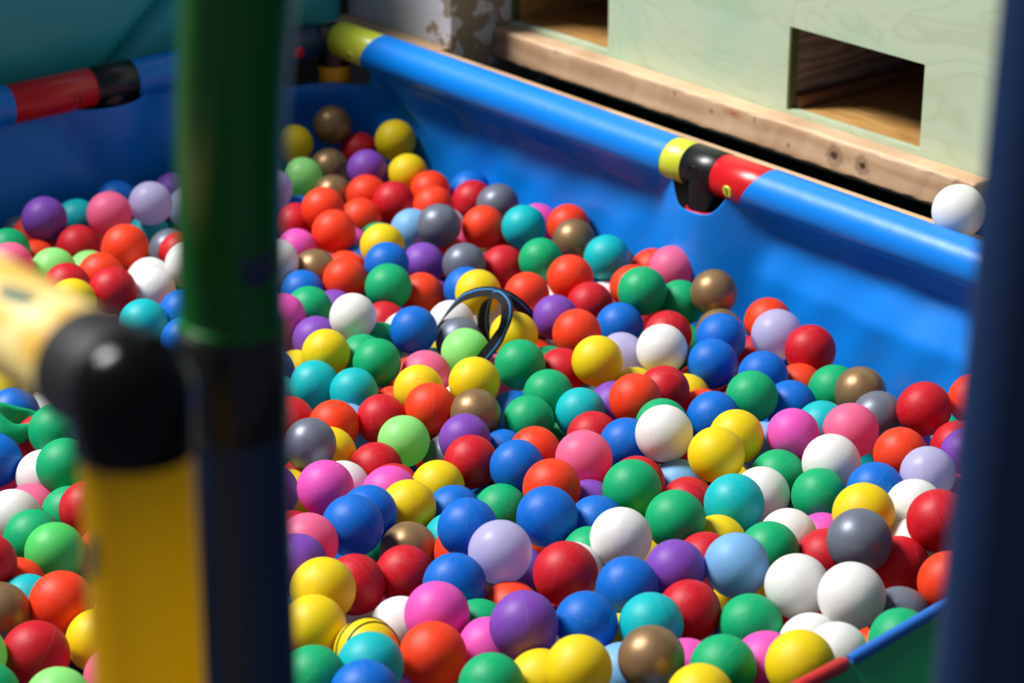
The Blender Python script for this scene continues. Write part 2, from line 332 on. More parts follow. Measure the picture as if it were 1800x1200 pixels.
# vinyl lining: one continuous sheet, shaded wall > rounded corner > bright wall
WL_U = [0, .1, .2, .3, .4, .5, .6, .7, .8, .9, 1.0, 1.1, 1.2, 1.4, 2.2]; WL_W = [.02, .024, .028, .028, .028, .028, .028, .020, .015, .010, .002, -.004, -.010, -.016, -.016]
def smin(a, b, k):
    h = max(k-abs(a-b), 0)/k; return min(a, b)-h*h*k*.25
def lining():
    path = []   # (origin on line, outward, s, wall)
    rc = .085
    ss = []
    x = 2.2
    while x > rc+.01: ss.append(('L', x)); x -= .0125
    for k in range(9): ss.append(('C', k/8))
    x = rc+.01
    while x < 2.2: ss.append(('R', x)); x += .0125
    cc = K-E2*rc+N2*0+E1*rc   # centre of the corner round
    rows = 44; V = []; Fc = []
    rnd = random.Random(8)
    ph = [rnd.uniform(0, 6.3) for _ in range(12)]
    for ci, (wl, x) in enumerate(ss):
        ztop = .520
        if wl == 'R':
            if x < .22: ztop = .455+(.520-.455)*max(0, min(1, (x-.03)/.10))**1.3
            d = abs(x-.893)
            if d < .10: ztop = .474+(.520-.474)*min(1, max(0, (d-.030)/.030))**1.5
        elif wl == 'L':
            if x < .25: ztop = .458+(.520-.458)*max(0, min(1, (x-.10)/.07))**1.3
            d = abs(x-.425)
            if d < .12: ztop = .500+(.520-.500)*min(1, max(0, (d-.04)/.05))**2
        else: ztop = .456
        for r in range(rows+1):
            f = r/rows; z = ztop+(.17-ztop)*f
            h = max(0, min(1, (.52-z)/.14)); h = h*h*(3-2*h)
            if wl == 'R':
                wl_low = np.interp(x, WL_U, WL_W)
                hem = max(wl_low+.006, .014)
                wv = -.022+(hem+.022)*min(1, max(0, (.522-z)/.064))**.8 if z > .458 else hem+(wl_low-hem)*min(1, (.458-z)/.06)
                wv += .003*math.sin(x*9+ph[0]+z*8)*h+.0022*math.sin(x*31+z*25+ph[1])*h+.0014*math.sin(x*63-z*40+ph[2])
                wv += .0035*math.exp(-((z-.457)/.006)**2)*math.sin(x*48+ph[5])*.5
                # gathered folds by the corner
                g = math.exp(-((x-.20-.9*(.52-z))/.045)**2)*math.exp(-((z-.46)/.05)**2); wv += .012*g
                g = math.exp(-((x-.10-1.2*(.50-z))/.022)**2)*math.exp(-((z-.455)/.04)**2); wv -= .014*g
                wv = smin(wv, -.036+.9*max(0, abs(x-.891)-.012)**1.25, .012)
                p = R(x, wv, z)
            elif wl == 'L':
                bul = math.sin(max(0, min(1, (x-.12)/1.4))*math.pi)
                wv = .004-.045*h*bul
                wv += .003*math.sin(x*11+ph[3]+z*6)*h+.002*math.sin(x*27-z*22+ph[4])*h
                wv = smin(wv, -.040+.9*max(0, abs(x-.415)-.012)**1.25, .012)
                p = L(x, wv, z)
            else:
                e = x*x*(3-2*x)
                th = x*math.pi/2
                p = cc+(-N2*1)*rc*math.cos(th)*1.0+OUT*rc*math.sin(th)*1.0
                p = p+UP*z+OUT*(.010+.016*h)*x**4
                p = p+N2*.005*math.sin(z*60)*(1-x)
            V.append(p)
    n = len(ss)
    for i in range(n-1):
        for r in range(rows):
            a_ = i*(rows+1)+r; Fc.append((a_, a_+rows+1, a_+rows+2, a_+1))
    return from_py(V, Fc)
ln = part('vinyl_lining', lining(), M_blue)
sm = ln.modifiers.new('s', 'SOLIDIFY'); sm.thickness = .0012; sm.offset = 0
sb = ln.modifiers.new('ss', 'SUBSURF'); sb.levels = 1; sb.render_levels = 1
base = part('lining_floor', obox(K-E2*2.2+E1*.03+UP*.165, E1, E2, UP, 2.2, 2.2, .004), M_navy, smooth=False)
RS = .0308; RT = .0262
# sleeves of the vinyl over the top tubes. angle 0 = a-axis, 90deg = up
def tubeR(u0, u1, n=12): return [R(u0+(u1-u0)*i/(n-1), 0, ZT) for i in range(n)]
def tubeL(a0, a1, n=12): return [L(a0+(a1-a0)*i/(n-1), 0, ZT) for i in range(n)]
# ends slanted: the vinyl is cut back further at the top
part('vinyl_sleeve', sweep(tubeR(.118, .820, 40), RS, 48, True, (lambda th: .018*math.sin(th), lambda th: .004*math.sin(th))), M_blue)
part('vinyl_sleeve', sweep(tubeR(.985, 2.0, 40), RS, 48, True, (lambda th: .022*math.sin(th)+.004, None)), M_blue)
part('vinyl_sleeve', sweep(tubeL(.155, .402, 10), .030, 48, True, (lambda th: -.01*math.sin(th), lambda th: .004-.018*math.sin(th))), M_blue)
part('vinyl_sleeve', sweep(tubeL(.495, 2.1, 40), .030, 48, True, (lambda th: .024*math.sin(th), None)), M_blue)
part('top_tube', sweep(tubeR(.06, 1.99, 3), .024, 24), M_bluepl); part('top_tube', sweep(tubeL(.06, 2.09, 3), .024, 24), M_bluepl)
# corner joint
cj = part('corner_joint', sweep([R(.022, 0, ZT), R(.006, 0, ZT), L(.03, 0, ZT)], [.024, .0262, .0255], 32), M_black)
pts, rd = collar(R(.022, 0, ZT), R(.135, 0, ZT), .0296); jy = part('joint_sleeve', sweep(pts, rd, 48), M_lime, label='lime yellow joint sleeve')
pts, rd = collar(L(.04, 0, ZT), L(.16, 0, ZT), .0305); jb = part('joint_sleeve', sweep(pts, rd, 48), M_navy, label='dark blue joint sleeve with red screw cap')
V3 = Vector
def sub(name, me, mat, parent_part, label=None, smooth=True):
    """sub-part: mesh given in world coordinates; the parent part sits at the frame's origin with an inverse offset"""
    o = bpy.data.objects.new(name, me); COL.objects.link(o)
    for m_ in (mat if isinstance(mat, (list, tuple)) else [mat]): me.materials.append(m_)
    if smooth: me.polygons.foreach_set('use_smooth', [True]*len(me.polygons)); me.set_sharp_from_angle(angle=math.radians(48))
    o.parent = parent_part
    if label: o['label'] = label
    return o
def slot_cap(c, nrm, r, mat, parent, updir=UP):
    n = nrm.normalized(); o = sub('screw_cap', disc(c-n*.002, n, r, .0035), mat, parent)
    t = (updir-n*updir.dot(n)).normalized(); s = t.cross(n)
    # the slot is a dark groove let into the cap: same object, second slot
    bm = bmesh.new(); bm.from_mesh(o.data)
    q = [c+n*.0017+t*a*r*.62+s*b*r*.10 for a, b in ((-1, -1), (1, -1), (1, 1), (-1, 1))]
    q2 = [p+n*.0004 for p in q]; v1 = [bm.verts.new(p) for p in q]; v2 = [bm.verts.new(p) for p in q2]
    fs = [bm.faces.new(v2)]+[bm.faces.new((v1[i], v1[(i+1) % 4], v2[(i+1) % 4], v2[i])) for i in range(4)]
    for f in fs: f.material_index = 1; f.smooth = False
    bm.to_mesh(o.data); bm.free(); o.data.materials.append(M_dark); return o
camdir = lambda p: (V3((0, 0, CZ))-p).normalized()
def on_tube(p, axis, r, toward, tilt=0):
    """surface point of a tube facing the given direction"""
    d = toward-axis*toward.dot(axis); d.normalize(); return p+d*r, d
c, d = on_tube(L(.085, 0, ZT), E2, .0305, N2*1-UP*.15); slot_cap(c, d, .010, M_red, jb)
c, d = on_tube(R(.085, 0, ZT), E1, .0296, -OUT-UP*.35); slot_cap(c, d, .009, M_lime, jy)
part('corner_leg', sweep([L(.0, 0, ZT-.02), L(.0, 0, .0)], .0262, 32), M_yel)
part('corner_cup', sweep([L(0, 0, ZT+.012), L(0, 0, ZT-.045)], .0275, 32), M_black)
# T joint of the bright wall
pts, rd = collar(R(.790, 0, ZT), R(.862, 0, ZT), .0300); part('joint_sleeve', sweep(pts, rd, 48), M_lime, label='lime yellow joint sleeve')
pts, rd = collar(R(.860, 0, ZT), R(.922, 0, ZT), .0308); tb = part('tee_joint', sweep(pts, rd, 48), M_black)
sub('tee_socket', sweep([R(.891, -.002, ZT-.01), R(.891, -.004, ZT-.052), R(.891, -.004, ZT-.054)], [.0265, .0265, .025], 40), M_black, tb)
pts, rd = collar(R(.920, 0, ZT), R(1.02, 0, ZT), .0300); jr = part('joint_sleeve', sweep(pts, rd, 48), M_red, label='red joint sleeve with yellow screw cap')
part('leg_tube', sweep([R(.891, -.004, ZT-.052), R(.891, -.004, ZT-.0535), R(.891, -.004, 0)], [.0268, .0285, .0265], 40), M_red)
c, d = on_tube(R(.957, 0, ZT), E1, .0300, -OUT-UP*.25); slot_cap(c, d, .0085, M_lime, jr)
c, d = on_tube(R(.889, 0, ZT), E1, .0308, -OUT+UP*.1); sub('moulded_ring', sweep([c+d*.0+(E1*math.cos(a)+UP*math.sin(a))*.009 for a in [i*math.pi/10-.6 for i in range(14)]], .0006, 8), M_black, tb)
# T joint of the shaded wall
pts, rd = collar(L(.440, 0, ZT), L(.58, 0, ZT), .0305); jr2 = part('joint_sleeve', sweep(pts, rd, 48), M_red, label='red joint sleeve beside black joint')
pts, rd = collar(L(.37, 0, ZT), L(.442, 0, ZT), .0315); tb2 = part('tee_joint', sweep(pts, rd, 48), M_black)
sub('tee_socket', sweep([L(.412, -.002, ZT-.01), L(.412, -.004, ZT-.054)], .0275, 40), M_black, tb2)
part('leg_tube', sweep([L(.412, -.004, ZT-.054), L(.412, -.004, 0)], .0275, 40), M_yel)
c, d = on_tube(L(.475, 0, ZT), E2, .0305, N2-UP*.1); slot_cap(c, d, .010, M_red, jr2)
# near side of the pit: green panel with a blue and red piped edge
p0 = at_z(1395, 1212, .500); p1 = at_z(1508, 1152, .500); p2 = at_z(1660, 1064, .500)
dn = (p2-p0).normalized(); p3 = p2+dn*.5; pm = p0-dn*.6
pn = empty('green_side_panel', p1); tag(pn, 'green panel with blue and red piped edge, beside the white balls', 'panel')
nn = V3((dn.y, -dn.x, 0))*.5
gp = link('panel_sheet', from_py([pm-UP*.004, p3-UP*.004, p3+UP*(-.44)+nn*.6, pm+UP*(-.44)+nn*.6], [(0, 1, 2, 3)]), plastic('green_vinyl', (16, 160, 96), .45), pn, False)
md = gp.modifiers.new('s', 'SOLIDIFY'); md.thickness = .006
link('blue_piping', sweep([p1-dn*.012, p1, p2, p3], [.0045, .006, .006, .006], 20), plastic('blue_piping', (38, 110, 200), .45), pn)
link('red_piping', sweep([pm, p0, p1-dn*.022, p1-dn*.016], [.0068, .0068, .0068, .004], 20), plastic('red_piping', (200, 40, 40), .45), pn)
# teal mat behind the shaded wall
def mat_mesh():
    bm = bmesh.new(); nx, nz = 170, 70; V = {}
    a0, a1, z0, z1 = -.075, 1.9, .475, 1.2
    for s in (0, 1):
        for i in range(nx+1):
            for j in range(nz+1):
                a = a0+(a1-a0)*i/nx; z = z0+(z1-z0)*j/nz
                e = min(1, min(i, nx-i, j*1.0, nz-j)/2.0); e = math.sqrt(max(0, 1-(1-e)**2))
                wv = .075 if s == 0 else .16
                mid = .1175; wv = mid+(wv-mid)*(.25+.75*e)
                if s == 0:
                    # diagonal crease and a slight bulge
                    dd = (z-.50)-(.40-a)*.9; g = math.exp(-(dd/.012)**2) if a < .41 else 0
                    wv += .030*g+(.012 if dd > 0 and a < .5 else 0)*0-.012*math.sin((a-a0)*2.2)
                zz = z+.02*math.sin(a*2.0)*0
                V[s, i, j] = bm.verts.new(L(a, wv+.05*(z-z0)*.3, zz))
    for i in range(nx):
        for j in range(nz):
            bm.faces.new((V[0, i, j], V[0, i+1, j], V[0, i+1, j+1], V[0, i, j+1])); bm.faces.new((V[1, i, j], V[1, i, j+1], V[1, i+1, j+1], V[1, i+1, j]))
    for i in range(nx):
        for j in (0, nz): bm.faces.new((V[0, i, j], V[1, i, j], V[1, i+1, j], V[0, i+1, j]))
    for j in range(nz):
        for i in (0, nx): bm.faces.new((V[0, i, j], V[0, i, j+1], V[1, i, j+1], V[1, i, j]))
    bmesh.ops.recalc_face_normals(bm, faces=bm.faces); me = bpy.data.meshes.new('mat'); bm.to_mesh(me); bm.free(); return me
tm = link('padded_mat', mat_mesh(), M_teal); tag(tm, 'large teal vinyl padded mat leaning behind the shaded blue wall', 'mat')
# ------------------------------------------------------------------ near climbing frames
YR = .985
el = at_y(233, 690, YR); zr = el.z
cf = empty('yellow_climbing_frame', (el.x, el.y, 0)); tag(cf, 'scuffed yellow tube frame with black elbow, beside the green and blue pole', 'climbing frame')
lo = at_y(262, 1215, YR); dnv = (lo-el).normalized()
TR = .0256
up_end = el+dnv*.030; low = el+dnv*((el.z)/-dnv.z)
rail_far = el-E1*1.6
vt = link('upright_tube', sweep([el+dnv*.020, low], TR, 48), M_worn, cf)
for e_, c_ in zip(M_raillit.node_tree.nodes['Color Ramp'].color_ramp.elements, ((226, 178, 70), (250, 226, 150))): e_.color = srgb(*c_)  # paler copy of the tube yellow: window highlight painted into the colour
for n_ in M_raillit.node_tree.nodes:
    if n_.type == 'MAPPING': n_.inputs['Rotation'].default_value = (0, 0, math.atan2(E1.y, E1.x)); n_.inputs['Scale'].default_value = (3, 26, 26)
M_raillit.node_tree.nodes['Principled BSDF'].inputs['Roughness'].default_value = .45
rt = link('rail_tube', sweep([el-E1*.025, rail_far], TR, 48), M_raillit, cf); rt['label'] = 'pale yellow rail tube, washed-out highlight painted into its colour'
dome = [el-dnv*(.0281*math.sin(a_)) for a_ in (1.57, 1.45, 1.3, 1.1, .9, .7, .5, .3, .15, 0)]
dr = [.0004]+[.0281*math.cos(a_) for a_ in (1.45, 1.3, 1.1, .9, .7, .5, .3, .15, 0)]
ej = link('elbow_joint', sweep(dome+[el+dnv*.026, el+dnv*.0275], dr+[.0281, .0268], 48, ref=V3((.3, 1, .2))), M_gloss, cf)
es = sub('elbow_socket', sweep([el, el-E1*.0400, el-E1*.0415], [.0266, .0272, .0262], 48), M_blackmatt, ej)
def smear(p, axis, r, toward, length, width, curve, name, parent, slant=0):
    """thin dried paint patch lying on a tube"""
    d = (toward-axis*toward.dot(axis)).normalized(); s = axis.cross(d); V = []; Fc = []; n, m_ = 18, 8
    for i in range(n+1):
        f = i/n*2-1; hw = width*math.sqrt(max(0, 1-f*f))*(1+.15*math.sin(i*2.1))
        for j in range(m_+1):
            g = (j/m_*2-1)*hw+slant*f*length; an = g/r
            V.append(p+axis*(f*length)+(d*math.cos(an)+s*math.sin(an))*(r+.0004))
    for i in range(n):
        for j in range(m_): a_ = i*(m_+1)+j; Fc.append((a_, a_+1, a_+m_+2, a_+m_+1))
    o = link(name, from_py(V, Fc), M_smear, parent); md = o.modifiers.new('s', 'SOLIDIFY'); md.thickness = .0004; return o
smear(el+dnv*.072, dnv, TR, V3((-.80, -.75, 0)), .012, .0035, 0, 'paint_smear', cf, .15)
smear(el-E1*.082, E1, TR, V3((-.1, -.45, .85)), .016, .0042, 0, 'paint_smear', cf, -.1)
# green and blue pole
YG = 1.10
gp_ = [at_y(x, y, yy) for x, y, yy in ((446, -260, 1.03), (430, -130, 1.045), (418, 0, 1.06), (408, 150, 1.075), (404, 300, 1.088), (405, 450, 1.097), (408, 562, 1.10))]
pole = empty('play_frame_pole', (gp_[-1].x, YG, 0)); tag(pole, 'tall play frame pole, green tube above black joint and navy tube', 'pole')
def smooth_path(P, n=40):
    out = []
    m_ = len(P)-1
    for k in range(n+1):
        t = k/n*m_; i = min(int(t), m_-1); f = t-i
        a = P[max(i-1, 0)]; b = P[i]; c_ = P[i+1]; d_ = P[min(i+2, m_)]
        out.append(.5*((2*b)+(c_-a)*f+(2*a-5*b+4*c_-d_)*f*f+(3*b-a-3*c_+d_)*f**3))
    return out
gt = link('upper_tube', sweep(smooth_path(gp_), .0257, 48), M_green, pole); gt['label'] = 'green upper tube'
b0 = at_y(408, 566, YG); b1 = at_y(415, 750, YG); bb = at_y(434, 1215, YG); bdir = (bb-b1).normalized(); bl = b1+bdir*(b1.z/-bdir.z)
pts, rd = collar(b0, b1, .0277); link('joint', sweep(pts, rd, 48), M_black, pole)
lt = link('lower_tube', sweep([b1-bdir*.01, bl], .0262, 48), M_navy, pole); lt['label'] = 'navy lower tube'
gr = link('collar_glow', sweep([at_y(408, 556, YG), at_y(408, 559, YG), at_y(408, 566, YG), at_y(408, 570, YG)], [.0258, .0272, .0272, .0265], 48), M_greenlit, pole); gr['label'] = 'bright green ring painting the glow through the green tube'  # added lip; light leaking through the tube is painted in brighter green
c, d = on_tube(at_y(405, 441, 1.098), UP, .0257, V3((.60, -.80, 0)))
rg_ = link('cap_glow', sweep([c+(d.cross(UP).normalized()*math.cos(a)+d.cross(UP).normalized().cross(d)*math.sin(a))*.0135-d*.0025*abs(math.cos(a)) for a in [i*math.pi/16 for i in range(33)]], .0013, 10, False), M_greenlit, pole)  # added rim; glow around the cap is painted in brighter green
sc = link('screw_cap', disc(c-d*.002, d, .0102, .004), plastic('dark_navy_cap', (20, 32, 78), .4), pole); sc['label'] = 'dark navy screw cap'
# navy pole at the edge
q0 = at_y(1884, -200, 1.02); q1 = at_y(1733, 1200, 1.02); qd = (q1-q0).normalized(); ql = q1+qd*(q1.z/-qd.z)
np_ = empty('navy_pole', (ql.x, ql.y, 0)); tag(np_, 'blurred navy play frame pole close by, beside the lone white ball', 'pole')
link('tube', sweep([q0-qd*.25, ql], .0250, 48), M_navy, np_)
link('foot_cap', sweep([ql-qd*.03, ql-qd*.028, ql], [.0255, .028, .028], 32), M_black, np_)
# ------------------------------------------------------------------ balls
def ball_mesh(seed, dent=0):
    bm = bmesh.new(); bmesh.ops.create_uvsphere(bm, u_segments=48, v_segments=24, radius=1)
    rnd = random.Random(seed)
    dd = [(V3((rnd.gauss(0, 1), rnd.gauss(0, 1), rnd.gauss(0, 1))).normalized(), rnd.uniform(.006, .02), rnd.uniform(.35, .7)) for _ in range(4)]
    for v in bm.verts:
        p = v.co.normalized(); r = 1.0
        for c_, a, w_ in dd: r -= a*math.exp(-((p-c_).length/w_)**2)
        if dent:
            c_ = V3((0, -.8, .6)).normalized(); x = (p-c_).length; r -= dent*math.exp(-(x/.28)**2)
        # moulding seam: a fine raised ring
        r += .0035*math.exp(-(p.z/.012)**2)
        v.co = p*r
    me = bpy.data.meshes.new('ball'); bm.to_mesh(me); bm.free(); me.polygons.foreach_set('use_smooth', [True]*len(me.polygons)); return me
MESH = {}
def get_mesh(c, k):
    if (c, k) not in MESH:
        me = ball_mesh(k*7+1); me.materials.append(BM[c]); MESH[c, k] = me
    return MESH[c, k]
